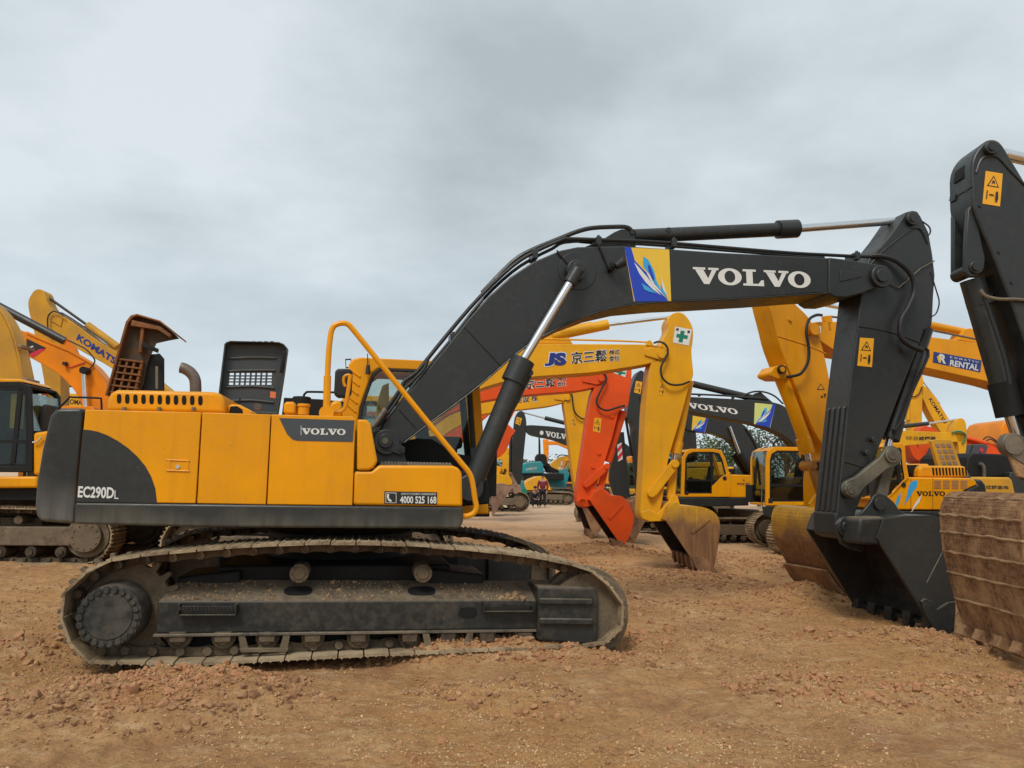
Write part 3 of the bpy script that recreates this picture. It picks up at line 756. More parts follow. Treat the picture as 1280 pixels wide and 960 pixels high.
# raised engine cover (inside seen, with light showing through louvres)
cv = -.1
co = M.c([(272.5,517),(282.5,432),(285,429.5),(290,428),(350,429.5),(356,432),(360.5,437),(356.5,466),(348,519)], cv)
th = .02
ccx = BM()
# plate with a real grid of openings
gx = [287+i*6.62 for i in range(9)]; gyt = [466.5,470.7,474.9,479.1]
def gp(i, j, top):   # grid helper in pixels, slightly skewed
    return None
x0g, x1g, y0g, y1g = 287, 340, 466, 481
A = [(272.5,517),(282.5,432),(285,429.5),(290,428),(350,429.5),(356,432),(360.5,437),(356.5,466),(348,519)]
def P2(l): return M.c(l, cv)
def pl(bmx, l, d=0., t=th): prism(bmx, M.c(l, cv), cv+d, cv+d+t)
bmc = BM()
pl(bmc, [(278.5,466),(282.5,432),(285,429.5),(290,428),(350,429.5),(356,432),(360.5,437),(356.5,466)])
pl(bmc, [(272.5,517),(276.8,481),(354.2,481),(348,519)])
pl(bmc, [(276.8,481),(278.5,466),(x0g,466),(x0g-1.2,481)]); pl(bmc, [(x1g-.8,481),(x1g,466),(356.5,466),(354.2,481)])
for i in range(1, 8):
    xa = x0g+(x1g-x0g)*i/8; pl(bmc, [(xa-1.1-1.1,481),(xa-1.1,466),(xa+1.1,466),(xa,481)])
for j in range(1, 4):
    ya = 466+15*j/4; pl(bmc, [(x0g-1,ya-.75),(x1g,ya-.75),(x1g,ya+.75),(x0g-1,ya+.75)], -.001, th*.9)
cov = obj('raised_side_cover', bmc, COVER, RT)
# rim
bm = BM(); inn = [(Vector(q).lerp(Vector((sum(p[0] for p in co)/len(co), sum(p[1] for p in co)/len(co))), .045)) for q in co]
ring(bm, co, inn, cv-.10, cv+.0)
obj('cover_rim', bm, COVER, cov, .012, 3)
for ya, yb in ((448,447.5),(464,463),(484,485),(501.5,503)):
    bm = BM(); xa = 283-(ya-432)*.115; tube(bm, [M.p(xa+5,ya,cv-.006), M.p((xa+352)/2,ya-1.2,cv-.006), M.p(346-(ya-432)*.06,yb,cv-.006)], .012, 8, 3); obj('cover_rib', bm, COVER, cov)
bm = BM()
for i in range(7):
    q = M.p(296+i*7.4, 429, cv-.05); box(bm, q.x-.018, q.x+.018, cv-.09, cv-.02, q.z-.004, q.z+.014)
obj('top_louvre', bm, BLKM, cov)
bm = BM(); prism(bm, M.c([(354,438),(358,440),(353,466),(349,466)], cv-.12), cv-.13, cv-.10); obj('cover_handle', bm, BLKM, cov, .01)
M.decal('orange_sticker', [([(338,489),(345,490),(344.5,498),(337.5,497)], 0)], cv-.004, [plain('orange sticker', (.75,.2,.06), .5)], cov)
M.hose('cover_stay', [(298,512),(300,498)], -.4, 1., BLKM, k=1)
# raised engine hood lid seen from inside, frame of rusty honeycomb ribs
hv = .45
lid = BM()
HL = [(131,492),(157,402),(163,394),(170,391.5),(200,400),(222,418)]
def pz(bmx, l, v0, v1): prism(bmx, M.c(l, hv), v0, v1)
# shell: bent plate seen edge on from below, its width runs along v
pz(lid, [(131,494),(134,494),(160,404),(165,397),(171,394.5),(199,402.5),(222,420.5),(223,419),(200,400.5),(171,392),(163,394),(157,402)], hv, hv+.4)
lidm = paint('faded amber paint', (.36,.12,.02), rough=.6, dust=.8, top=.2, var=.45, streak=.5, dustcol=(.15,.065,.025))
ld = obj('raised_hood_lid', lid, lidm, RT, .006)
bm = BM()
pz(bm, [(134,494),(160,404),(165,397),(171,394.5),(199,402.5),(216,416),(221,421),(205,424),(192,427),(186,440),(181,452),(176,478),(170,492)], hv+.10, hv+.115)
obj('lid_liner', bm, paint('grimy liner', (.07,.05,.03), rough=.8, dust=.9, dustcol=(.16,.07,.03)), ld)
bm = BM()
for r_ in range(6):
    y = 447+r_*8.2
    pz(bm, [(147-r_*2.4,y),(178-r_*1.6,y+4),(178-r_*1.6,y+6.4),(147-r_*2.4,y+2.4)], hv+.02, hv+.09)
for c_ in range(4):
    pz(bm, [(148+c_*9,447+c_*1),(151+c_*9,447.5+c_*1),(139+c_*9.6,492),(136+c_*9.6,492)], hv+.03, hv+.09)
obj('lid_rib', bm, lidm, ld, .004)
bm = BM(); pz(bm, [(176,402),(180,403),(176,440),(172,440)], hv+.02, hv+.09); pz(bm, [(163,407),(165,400),(200,408),(214,418),(212,422),(197,412)], hv+.0, hv+.08); obj('lid_rib', bm, lidm, ld, .004)
bm = BM(); pz(bm, [(178,428),(198,436),(197,441),(177,433)], hv-.02, hv+.03); obj('lid_latch', bm, BLKM, ld, .004)
bm = BM(); pz(bm, [(190,440),(195,439),(201,446),(201,492),(168,492),(176,462),(181,440)], hv+.13, hv+.16); obj('fan_screen', bm, BLKM, ld, .01)
M.hose('gas_strut', [(196,458),(196,486)], hv-.05, 1.6, STEEL, k=1)
bm = BM(); q = M.p(136,462,hv+.2); pz(bm, [(135,440),(140,437),(144,438),(144,470),(139,480),(134,466)], hv+.5, hv+.58); obj('mirror', bm, BLK, RT, .02)
# filler caps and far platform
S('filler_box', [(354,517),(354.5,504),(358,502),(366,502),(369.5,504),(369.5,518)], -1.1, -.9, YEL, .02)
q = M.p(379,519,-1.05); bm = BM(); k = M.ppm(379,512,-1.05); cyl(bm, (q.x,-1.05,q.z), (q.x,-1.05,q.z+10*k), 7*k, n=24); cyl(bm, (q.x,-1.05,q.z+10*k), (q.x,-1.05,q.z+14*k), 7.9*k, n=24); obj('filler_neck', bm, YEL, RT, .006)
bm = BM(); q = M.p(377,504,-.8); cyl(bm, (q.x,-.8,q.z-.06), (q.x,-.8,q.z+.06), .085, n=24); obj('tank_cap', bm, BLKM, RT, .012)
S('far_guard', [(352,520),(355,497),(400,499),(430,502),(430,524)], .55, .6, BLKM, .005)
M.hose('far_rail', [(380,520),(379.5,497),(382,491.5),(387,489.8),(418,490.5),(427,491)], .2, 1.4, BLKM, k=3)
S('lamp_bracket', [(411,522),(411,508),(415,502),(421,500),(427,502),(428,522)], -.6, -.4, YEL, .03)
# big yellow handrail
k = M.ppm(410,500,HB)
HR = [(409,518),(408.5,495),(410,470)]
rl = M.hose('handrail', [(408.5,519),(409,480),(411,440),(412.5,425),(414.5,413),(419,406.5),(427,404),(435,405.5),(443,414),(470,447.5),(530,522),(576,578),(585,589),(590,600),(594,625),(595.5,634),(592.5,641),(586,644.5),(578,645.5)], HB+.06, 3.5, YEL, k=4)
M.hose('rail_sleeve', [(408.3,519),(409.3,470)], HB+.06, 4.6, YEL, rl, k=1)
M.pin('rail_foot', (408,516), 9, HB+.02, HB+.10, YEL, rl)
M.hose('mirror_arm', [(400,515),(420,515.5),(428,513),(432,507),(435,490),(438,468)], HB+.2, 2.6, YEL, k=3)
M.hose('mirror_arm', [(432,483),(430,480),(429.5,473),(432,469.5),(437,468.5)], HB+.2, 1.8, YEL, k=3)
# mirror
bm = BM(); prism(bm, M.c([(419,464),(423,461.5),(437,461.5),(441,465),(439.5,492),(436,497.5),(422,497.5),(417.5,493)], -.95), -1.0, -.9)
obj('mirror', bm, BLK, RT, .03, 3)
# ---- cab (far side)
c0, c1 = .40, 1.38
co_ = [(425,530),(436,455),(441,448.5),(450,446.5),(586,453),(597,459),(600,482),(611.5,643),(425,640)]
ci_ = [(447,522),(450,509),(461,478),(466,466),(474,460),(583,466),(588,470),(590,490),(598,600),(447,592)]
def same(l, n=None): return l
co2 = [(424,540),(430,500),(436,455),(441,448.5),(450,446.5),(586,453),(597,459),(600,482),(611.5,643),(424,640)]
ci2 = [(446,540),(450,509),(461,478),(466,466),(474,460),(578,465),(586,469),(589,486),(599,617),(446,610)]
bm = BM(); ring(bm, M.c(co2, c0), M.c(ci2, c0), c0, c0+.06); ring(bm, M.c(co2, c0), M.c(ci2, c0), c1-.06, c1)
U0 = M.c(co2, c0)
prism(bm, [U0[3], U0[4], U0[5], (U0[5][0]-.02, U0[5][1]-.07), (U0[4][0]+.02, U0[4][1]-.07)], c0+.06, c1-.06)
prism(bm, [U0[0], U0[1], (U0[1][0]+.06, U0[1][1]), (U0[0][0]+.06, U0[0][1])], c0+.06, c1-.06)
cab = obj('cab_shell', bm, YEL, RT, .02, 3)
bm = BM(); ring(bm, [(q[0], q[1]) for q in M.c(ci2, c0)], [tuple(Vector(q).lerp(Vector((sum(p[0] for p in M.c(ci2,c0))/10, sum(p[1] for p in M.c(ci2,c0))/10)), .07)) for q in M.c(ci2, c0)], c0-.006, c0+.03)
obj('window_seal', bm, BLK, cab, .01)
for va in (c0+.012, c1-.03):
    bm = BM(); prism(bm, M.c(ci2, c0), va, va+.005); obj('side_glass', bm, GLASS, cab)
S('cab_door_post', [(572,478),(580,478),(592,600),(584,600)], c0+.02, c0+.05, BLKM, .005, cab)
bm = BM(); q0, q1 = M.p(597,462,c0), M.p(609,600,c0); prism(bm, [(q0.x-.03,q0.z),(q0.x-.02,q0.z),(q1.x-.02,q1.z),(q1.x-.03,q1.z)], c0+.1, c1-.1); obj('windscreen', bm, GLASS, cab)
for i in range(5):
    bm = BM(); ya = 462+i*11; tube(bm, [M.p(438-i*.8+0,ya,c0-.004), M.p(450-i*1.3,ya+9,c0-.004)], .012, 6, 1); obj('pressed_rib', bm, YEL, cab)
S('cab_lower_panel', [(446,563),(520,548),(540,549),(552,556),(566,566),(598,572),(600,617),(446,612)], c0-.03, c0-.012, BLKM, .01, cab)
S('far_window_blind', [(472,500),(478,482),(486,478.5),(486.5,508),(480,532),(468,532)], c1-.12, c1-.1, TAN, .01, cab)
S('cab_base', [(578,622),(612,621),(612,646),(578,646)], c0+.02, c1, BLKM, .01)
S('lower_cab_glass', [(588,560),(600,560),(606,609),(590,609)], c0-.03, c0-.01, SLATE, .004, cab)
cu_ = M.p(500,600,.9).x
seat(M, cu_+.45, .9, M.p(500,560,.9).z, 1)
bm = BM(); box(bm, cu_+.95, cu_+1.1, .6, 1.2, 1.35, 1.9); tube(bm, [(cu_+.6,.65,1.5),(cu_+.62,.62,2.0)], .02); obj('control_console', bm, SEAT, cab, .02)
bm = BM(); q = M.p(460,462,c0-.05); tube(bm, [M.p(459.5,442,c0-.03), M.p(459.5,456,c0-.03)], .006, 6, 1); cyl(bm, (q.x,c0-.05,q.z-.05), (q.x,c0-.05,q.z+.05), .028, .02, n=12); obj('antenna', bm, BLK, cab)
bm = BM(); L_ = M.c([(431.5,449),(439,448.5),(440,460),(432,460.5)], c0+.3); bm2 = [tuple(Vector(q).lerp(Vector((sum(p[0] for p in L_)/4, sum(p[1] for p in L_)/4)), .25)) for q in L_]; ring(bm, L_, bm2, c0+.28, c0+.3); obj('mirror_frame', bm, BLK, cab)
# ---- boom
bv0, bv1 = -.33, .27
up_ = [(474,541),(480,528),(500,503),(530,467),(560,431),(585,399),(610,371),(638,346),(667,327),(700,313),(722,308.5),(780,307.5),(835,311),(900,315.5),(1000,320.5),(1040,322.5)]
lo_ = [(1040,366),(1020,366.5),(960,371),(880,375.5),(837,377),(785,381.5),(747,390),(710,404),(677,421),(657,433),(630,455),(600,481),(570,504),(540,526),(505,553),(497,562),(486,566),(477,561),(472,552)]
bm = BM(); prism(bm, M.c(up_+lo_, bv0), bv0, bv1); boom = obj('boom', bm, GRY, RT, .014, 2)
# flange strips along lower and upper edges
bm = BM(); 
lf = M.c([(1040,366),(960,371.5),(880,376),(837,377.5),(785,382),(747,390.5),(710,404.5),(677,421.5),(657,433.5),(630,455.5),(600,481.5),(570,504.5),(540,526.5),(505,553.5)], bv0)
A = [Vector((x, bv0-.012, z)) for x, z in lf]
tube(bm, [a for a in A], .010, 6, 2); obj('edge_weld', bm, GRYN, boom)
tip = S('boom_tip', [(1036,321.5),(1062,324.5),(1100,331),(1109,335.5),(1113,344),(1110,352),(1098,359),(1078,367),(1058,372),(1044,371.5),(1036,366.5)], bv0-.02, bv1+.02, GRY, .018, boom, 3)
S('tip_rib', [(1050,338),(1075,341),(1078,346),(1050,352)], bv0-.03, bv0-.019, GRY, .008, boom)
hv_ = -.16
S('cylinder_bracket', [(730,309),(752,300),(768,290),(777,286.5),(790,286.5),(793,292),(795,309)], -.17, -.14, GRY, .006, boom)
S('cylinder_bracket', [(730,309),(752,300),(768,290),(777,286.5),(790,286.5),(793,292),(795,309)], .10, .13, GRY, .006, boom)
# stiffener seams
for a, b in (((581,409),(625,456)), ((499,512),(520,535))):
    bm = BM(); tube(bm, [M.p(*a, bv0-.002), M.p(*b, bv0-.002)], .008, 6, 1); obj('weld_seam', bm, GRYN, boom)
# pivot bosses
M.pin('pivot_plate', (722,338), 24, bv0-.012, bv0+.01, GRY, boom, 40, .004)
M.pin('cylinder_eye', (722,337), 13, bv0-.13, bv0-.015, GRY, boom, 30, .01)
M.pin('pivot_pin', (724,334), 7.5, bv0-.16, bv0-.12, GRY, boom, 24, .006)
fp = S('foot_bracket', [(462,541),(474,537),(500,549),(507,573),(510,580),(470,579)], bv0-.03, bv0+.0, GRYD, .008)
M.pin('foot_boss', (483.5,552.5), 16, bv0-.055, bv0-.03, GRY, fp, 36, .006); M.pin('foot_boss', (482,551), 9, bv0-.08, bv0-.05, GRY, fp, 30, .006); M.pin('foot_boss', (481.5,551), 4, bv0-.09, bv0-.075, STEEL, fp, 16)
S('keeper_plate', [(484,545),(500,556),(506,559),(506,566),(499,568),(482,562)], bv0-.06, bv0-.045, GRY, .004, fp)
M.pin('keeper_bolt', (500.5,561.5), 2.5, bv0-.075, bv0-.05, GRYD, fp, 6)
S('foot_bracket', [(462,541),(474,537),(500,549),(507,573),(510,580),(470,579)], bv1+.0, bv1+.03, GRYD, .008)
# work lamp and emblem, name
bm = BM(); q = M.p(764,336,bv0-.06); cyl(bm, (q.x,bv0-.1,q.z), (q.x,bv0,q.z), .03, n=12); box(bm, q.x-.02, q.x+.10, bv0-.12, bv0-.08, q.z-.0, q.z+.06)
obj('lamp_bracket', bm, BLKM, boom, .008)
bm = BM(); a, b = M.p(765,333,bv0-.12), M.p(779,327,bv0-.12); cyl(bm, a+Vector((.04,0,0)), b, .035, .058, n=20); obj('work_lamp', bm, BLK, boom, .008)
M.hose('lamp_cable', [(745,301,bv0-.01),(750,309,bv0-.02),(757,325,bv0-.02),(761,334,bv0-.03)], bv0, 1.3, BLK, boom)
emblem(M, (780.5,309), (836.5,312), (839,376.3), (783.5,376.8), bv0-.003, boom)
M.text('VOLVO', (867,354.8), (1014,360.5), (866,333.3), bv0-.004, WHITE, boom, slab=True)
# hydraulic pipes
vh = -.22
pipes = [[(470,548),(486,512),(520,467),(560,417),(600,371),(640,333),(668,315),(702,300),(712,298.5),(760,300),(800,301.5),(840,304),(900,309),(960,314),(1000,317),(1030,318.5),(1060,320),(1085,321)],
         [(603,366),(640,328),(664,313),(700,298),(720,290),(740,285),(770,283.5),(783,284),(789,288),(790,293)],
         [(478,535),(520,478),(562,427),(603,375),(640,340),(668,322),(690,311),(705,303),(740,301)],
         [(705,299),(740,303.5),(800,305),(900,312.5),(1000,320.5),(1030,322)]]
for i, p_ in enumerate(pipes):
    M.hose('boom_pipe', p_, vh+.05*i, (2.6,3.0,2.2,2.0)[i], GRYN if i else BLK, boom, k=3)
for cx, cy in ((668,319),(841,305),(747,302),(1069,321),(566,423)):
    q = M.p(cx, cy, vh); bm = BM(); box(bm, q.x-.03, q.x+.03, vh-.06, vh+.16, q.z-.05, q.z+.045); cyl(bm, (q.x,vh-.03,q.z+.03), (q.x,vh-.03,q.z+.065), .018, n=8); obj('pipe_clamp', bm, GRY, boom, .006)
M.hose('lube_pipe', [(696,313),(703,322),(713,333),(718,338)], bv0-.02, 1.1, BLK, boom)
# hoses on the inside by the boom foot
for i, (dx, vv, rr) in enumerate(((0,-.42,2.4),(5,-.40,2.0),(10,-.44,2.2))):
    M.hose('feed_hose', [(468+dx*.4,533),(484+dx*.6,510),(500+dx*.5,487),(506+dx,476),(520+dx,466-dx*.5),(535,449)], vv+.1, rr, BLK if i != 1 else STEEL, boom, k=3)
M.hose('feed_hose', [(463,537),(475,522),(482,511)], -.4, 3.4, STEEL, boom, k=1)
# arm cylinder
av = -.02
cb = M.rod('arm_cylinder', (792,295.5), (994,286), av, 8.6, GRY, n=28)
M.rod('cylinder_gland', (972,287), (996,285.8), av, 11.0, GRY, cb, n=28)
M.rod('piston_rod', (995,286), (1136,275), av, 4.8, CHROME, cb, n=20)
M.pin('cylinder_port', (836,287), 3, av-.09, av-.04, GRY, cb)
# boom cylinders
for v_ in (bv0-.20, bv1+.20):
    a, b = (600,590), (654,452)
    c1_ = M.rod('boom_cylinder', (583,622) if 0 else (590,606), (652,456), v_, 13.2, GRY, n=32)
    M.rod('cylinder_gland', (641,478), (654,450), v_, 15.2, GRY, c1_, n=32)
    M.rod('piston_rod', (653,452), (718,344), v_, 5.4, CHROME, c1_, n=24)
    M.rod('rod_eye', (712,354), (722,337), v_, 8, GRY, c1_, n=24)
    M.hose('return_pipe', [(663,470),(655,485),(645,505),(620,548),(604,572),(600,578)], v_-.02, 2., GRY, c1_, k=2)
    M.pin('pipe_joint', (663,466), 4, v_-.05, v_+.05, GRY, c1_)
    M.pin('cylinder_foot', (588,610), 17, v_-.09, v_+.09, GRY, c1_, 30, .01)
S('cylinder_mount', [(560,590),(580,588),(610,600),(612,630),(560,634)], -.5, .5, BLKM, .02)
# ---- arm
sv0, sv1 = -.24, .20
arm = [(1141,263),(1147,264),(1151,270),(1161,290),(1166,318),(1169,344),(1167,372),(1166,397),(1165,408),(1155,412),(1149,430),(1125,492),(1108,538),(1098,562),(1088,594),(1070,640),(1066,662),(1058,671),(1048,668),(1045,655),(1046,640),(1053,572),(1060,505),(1066,455),(1073,400),(1076,372),(1080,340),(1088,320),(1103,306),(1115,291),(1128,272),(1133,265)]
bm = BM(); prism(bm, M.c(arm, sv0), sv0, sv1); am = obj('arm', bm, GRY, RT, .016, 3)
# recessed edge plate on the top part
bm = BM(); ed = [(1078,345),(1095,322),(1117,303),(1134,290),(1146,285),(1153,290),(1160,305)]; tube(bm, [M.p(*q_, sv0-.004) for q_ in ed], .014, 6, 3); obj('edge_weld', bm, GRYN, am)
bm = BM(); tube(bm, [M.p(1074,408,sv0-.003), M.p(1110,414,sv0-.003), M.p(1150,428,sv0-.003)], .008, 6, 2); obj('weld_seam', bm, GRYN, am)
bm = BM(); tube(bm, [M.p(1056,577,sv0-.003), M.p(1086,586,sv0-.003)], .008, 6, 1); obj('weld_seam', bm, GRYN, am)
M.pin('rod_pin', (1142,273), 8, sv0-.05, sv0, GRY, am, 24, .008); M.pin('rod_pin', (1142,273), 3.5, sv0-.065, sv0-.045, GRY, am, 16)
M.pin('arm_pivot', (1103,345), 14, bv0-.07, bv0-.02, GRY, am, 36, .01); M.pin('arm_pivot', (1104,344), 8, bv0-.095, bv0-.06, GRY, am, 24, .006)
warn(M, [(1075,422),(1092.5,423),(1090,459),(1071.5,457)], sv0-.004, am)
for cx, cy in ((1093,549),(1085,566)): M.pin('stop_block', (cx,cy), 3.5, sv0-.06, sv0, GRY, am, 12, .006)
# rubbing strips on the inner face of the arm
bm = BM(); uA = [M.p(1061,505,sv0).x, M.p(1049,640,sv0).x]; zA = [M.p(1061,505,sv0).z, M.p(1049,640,sv0).z]
for i in range(4):
    v_ = sv0+.03+i*.10
    prism(bm, [(uA[0]+.002,zA[0]),(uA[0]-.045,zA[0]-.04),(uA[1]-.045,zA[1]),(uA[1]+.002,zA[1])], v_, v_+.05)
obj('rubbing_strip', bm, GRY, am, .008)
M.hose('arm_hose', [(1086,320.5,vh),(1100,320,vh-.06),(1120,326,vh-.1),(1138,342,vh-.12),(1143,362,vh-.12),(1135,384,vh-.12),(1126,400,vh-.12),(1126,420,vh-.12),(1136,431,vh-.12),(1152,438,vh-.1)], vh, 3.2, BLK, am, k=5)
M.hose('lube_hose', [(1163,340),(1170,362),(1174,378),(1170,392),(1163,396)], sv0, .8, BLK, am)
M.hose('lube_hose', [(1153,277),(1161,283),(1163,290),(1160,295)], sv0, .9, BLK, am)
M.hose('lube_pipe', [(1110,353),(1123,360),(1150,336),(1168,326)], sv0-.02, .8, STEEL, am, k=1)
# bucket cylinder
bc = M.rod('bucket_cylinder', (1156,411), (1117,532), -.02, 9.5, GRY, n=24)
M.rod('cylinder_gland', (1119,525), (1112,549), -.02, 11.5, GRY, bc, n=24); M.rod('piston_rod', (1112,548), (1107,572), -.02, 5, CHROME, bc)
M.hose('cylinder_pipe', [(1157,436),(1160,445),(1140,490),(1124,530),(1116,538)], -.16, 2.0, BLK, bc, k=2)
# links
LK = LINK
def linkbar(name, a, b, ra, rb, w, v0, v1, m, par):
    A, B = M.p(*a, v0), M.p(*b, v0); k = M.ppm(*a, v0); bm = BM()
    d = (B-A); L = sqrt(d.x**2+d.z**2); t = Vector((d.x/L, d.z/L)); nn = Vector((-t.y, t.x))
    pts = []
    a2, b2 = Vector((A.x, A.z)), Vector((B.x, B.z))
    ang = atan2(t.y, t.x)
    for i in range(13): 
        th_ = ang+pi/2+pi*i/12; pts.append(a2+Vector((cos(th_), sin(th_)))*ra*k)
    pts += [a2+t*ra*k*1.2-nn*w*k, b2-t*rb*k*1.2-nn*w*k]
    for i in range(13):
        th_ = ang-pi/2+pi*i/12; pts.append(b2+Vector((cos(th_), sin(th_)))*rb*k)
    pts += [b2-t*rb*k*1.2+nn*w*k, a2+t*ra*k*1.2+nn*w*k]
    prism(bm, [(q.x, q.y) for q in pts], v0, v1); return obj(name, bm, m, par, .012, 3)
g1 = linkbar('guide_link', (1116,570), (1066,611), 13, 12, 8.5, sv0-.09, sv0-.02, LK, RT)
linkbar('guide_link', (1116,570), (1066,611), 13, 12, 8.5, sv1+.02, sv1+.09, LK, RT)
for c_ in ((1116,569),(1065,612)):
    M.pin('link_pin', c_, 9.5, sv0-.125, sv0-.085, LK, g1, 8 if c_[0] < 1100 else 24, .006); M.pin('link_pin', c_, 5.5, sv0-.14, sv0-.12, STEEL, g1, 20, .004)
g2 = linkbar('push_link', (1111,585), (1100,632), 8, 9, 7.5, sv0+.03, sv0+.12, LK, RT)
linkbar('push_link', (1111,585), (1100,632), 8, 9, 7.5, sv1-.12, sv1-.03, LK, RT)
# ---- bucket
kv0, kv1 = -.62, .72
prof = M.c([(1096,672),(1104,649),(1130,645),(1163,644),(1178,648),(1186,664),(1182,680),(1184,705),(1189,728),(1194,748),(1193,765),(1180,782),(1166,784)], kv0)
bk = bucket(M, 'bucket', prof, kv0, kv1, GRY, smooth=False, teeth=5, tdir=(-.25,-1), tlen=.10, tmat=GRYD)
S('side_cutter', [(1152,752),(1157,748),(1166,752),(1172,762),(1186,753),(1195,752),(1195,766),(1193,790),(1183,796),(1170,792),(1158,770)], kv0-.03, kv0+.02, GRYD, .01, bk)
bm = BM(); prism(bm, M.c([(1017,671),(1040,700),(1064,748),(1064,758),(1075,768),(1094,766),(1080,735),(1048,668)], kv1), kv1-.02, kv1+.02); 
bm.free()
S('torsion_tube', [(1074,650),(1078,647),(1106,646),(1110,672),(1098,682),(1072,680)], kv0+.02, sv0-.075, GRYD, .03, bk)
lug = [(1046,668),(1045,655),(1050,648),(1056,645),(1068,646),(1078,640),(1088,628),(1092,620),(1098,616),(1108,619),(1118,628),(1124,637),(1135,644),(1142,652),(1110,662),(1085,680),(1078,690),(1062,686),(1052,680)]
S('hinge_plate', lug, sv0-.07, sv0-.03, GRY, .01, bk); S('hinge_plate', lug, sv1+.03, sv1+.07, GRY, .01, bk)
M.pin('hinge_pin', (1059,659), 12.5, sv0-.10, sv0-.07, GRY, bk, 30, .008); M.pin('hinge_pin', (1060,659), 7.5, sv0-.13, sv0-.095, GRY, bk, 24, .006)
M.pin('hinge_pin', (1101,630), 8, sv0-.11, sv0-.07, GRY, bk, 24, .006)
S('arm_end_boss', [(1044,640),(1066,655),(1066,670),(1056,675),(1045,670)], sv0-.004, sv1+.0, GRY, .03, am, 4)
bm = BM(); tube(bm, [M.p(1178,690,kv0-.003), M.p(1158,729,kv0-.003)], .006, 6, 1); obj('wear_edge', bm, STEEL, bk)
# ================================================================== other machines
_fi = Frame.__init__
def _init(s, px, Z, yaw, name='excavator', lab=None, cat='excavator', group='excavators parked in the yard', zo=0.):
    _fi(s, px, Z, yaw, name, lab, cat, group); s.o.z = zo
    if name: s.root.location.z = zo
Frame.__init__ = _init
def front(F, cu, s, k, ba, aa, ka, m, mb=None, w=.22, foot=(.35,1.75), cylm=None):
    """boom, arm and bucket of a far machine, in metres; ba, aa, ka are swings in degrees"""
    mb = mb or RUSTB; cylm = cylm or m
    B = [(-.25,-.1),(0,-.28),(.35,-.1),(1.5,.95),(2.6,1.45),(3.9,1.30),(5.5,.90),(5.75,1.05),(5.6,1.3),(4.0,1.95),(2.7,2.15),(1.9,1.95),(.9,1.2),(-.15,.3)]
    Aa = [(-.9,.15),(-.75,.42),(0,.42),(.3,.35),(2.6,.2),(2.95,.15),(3.0,-.1),(2.6,-.2),(.5,-.28),(-.1,-.25)]
    K = [(0,.15),(.55,.3),(1.0,.15),(1.25,-.3),(1.2,-.8),(.9,-1.15),(.55,-1.2)]
    def rot(l, a, o): 
        c_, s_ = cos(radians(a)), sin(radians(a)); return [(o[0]+(x*c_-y*s_)*k, o[1]+(x*s_+y*c_)*k) for x, y in l]
    o0 = (foot[0]*k, foot[1]*k); t0 = rot([(5.6,1.1)], ba, o0)[0]; t1 = rot([(2.9,0)], aa, t0)[0]
    def pr(name, l, va, vb, mm, bv=.02):
        bm = BM(); prism(bm, [(cu+s*x, z) for x, z in l], va, vb); return obj(name, bm, mm, F.root, bv)
    b = pr('boom', rot(B, ba, o0), -w*k, w*k, m); a = pr('arm', rot(Aa, aa, t0), -w*.85*k, w*.85*k, m)
    def cy(name, p, q, r, mm, par): 
        bm = BM(); cyl(bm, (cu+s*p[0], 0, p[1]), (cu+s*q[0], 0, q[1]), r*k, n=12); return obj(name, bm, mm, par)
    p, q = rot([(2.6,2.25)], ba, o0)[0], rot([(-.8,.3)], aa, t0)[0]
    mid = (p[0]*.45+q[0]*.55, p[1]*.45+q[1]*.55); cy('arm_cylinder', p, mid, .085, cylm, b); cy('piston_rod', mid, q, .045, CHROME, b)
    p, q = rot([(.3,.55)], aa, t0)[0], rot([(2.4,.55)], aa, t0)[0]; mid = (p[0]*.4+q[0]*.6, p[1]*.4+q[1]*.6); cy('bucket_cylinder', p, mid, .075, cylm, a); cy('piston_rod', mid, q, .04, CHROME, a)
    kk = [(cu+s*x, z) for x, z in rot(K, ka, t1)]; bucket(F, 'bucket', kk, -.6*k, .6*k, mb, teeth=5)
    return b, a
def far_machine(px, Z, yaw, s, k, m, lab, ba, aa, ka, zo=0., cw=None, dark=None, glass=None, mb=None, group='excavators parked in the yard', top=None):
    F = Frame(px, Z, yaw, 'excavator', lab, 'excavator', group, zo=zo)
    crawler(F, 0, L=4.3*k, h=.92*k, half=1.5*k, w=.55*k)
    house(F, 0, s, m, zb=1.0*k, k=k, cw=cw, dark=dark, glass=glass or GLASSD)
    front(F, 0, s, k, ba, aa, ka, m, mb)
    return F

# ---- E3 : amber machine with the blue letters
F = Frame(410, 12.9, 3, 'excavator', 'bright yellow excavator with blue initials on its boom and a white green-cross sticker', 'excavator')
crawler(F, 0); house(F, 0, 1, YEL2)
n0, n1 = -.22, .26
bm_ = F.slab('boom', [(430,600),(424,585),(452,560),(490,520),(530,480),(566,450),(600,436),(640,430),(677,430),(740,430),(808,430.5),(825,432),(834,437),(838,443),(834,449),(822,452),(810,455),(787,459),(740,466),(666,471),(630,477),(600,486),(560,512),(520,550),(480,590),(450,604)], n0, n1, YEL2)
F.text('J', (680,457.5), (692,457.5), (682.5,441), n0-.008, BLUT, bm_, bold=.05, halo=1.2); F.text('S', (693,457), (708,456.5), (693,441), n0-.008, BLUT, bm_, bold=.06, halo=1.2)
F.text('京三鬆', (714,455), (758.5,451.5), (714,440), n0-.006, BLKT, bm_, bold=.014, halo=1.)
F.text('株式', (761.5,443.5), (774.5,442.5), (761.5,437.5), n0-.006, BLKT, bm_, bold=.012, halo=.6); F.text('會社', (761.5,451.5), (774.5,450.5), (761.5,445), n0-.006, BLKT, bm_, bold=.012, halo=.6)
F.hose('boom_pipe', [(640,423),(690,424),(770,426),(812,428)], n0+.1, 1.2, YEL2, bm_, k=2)
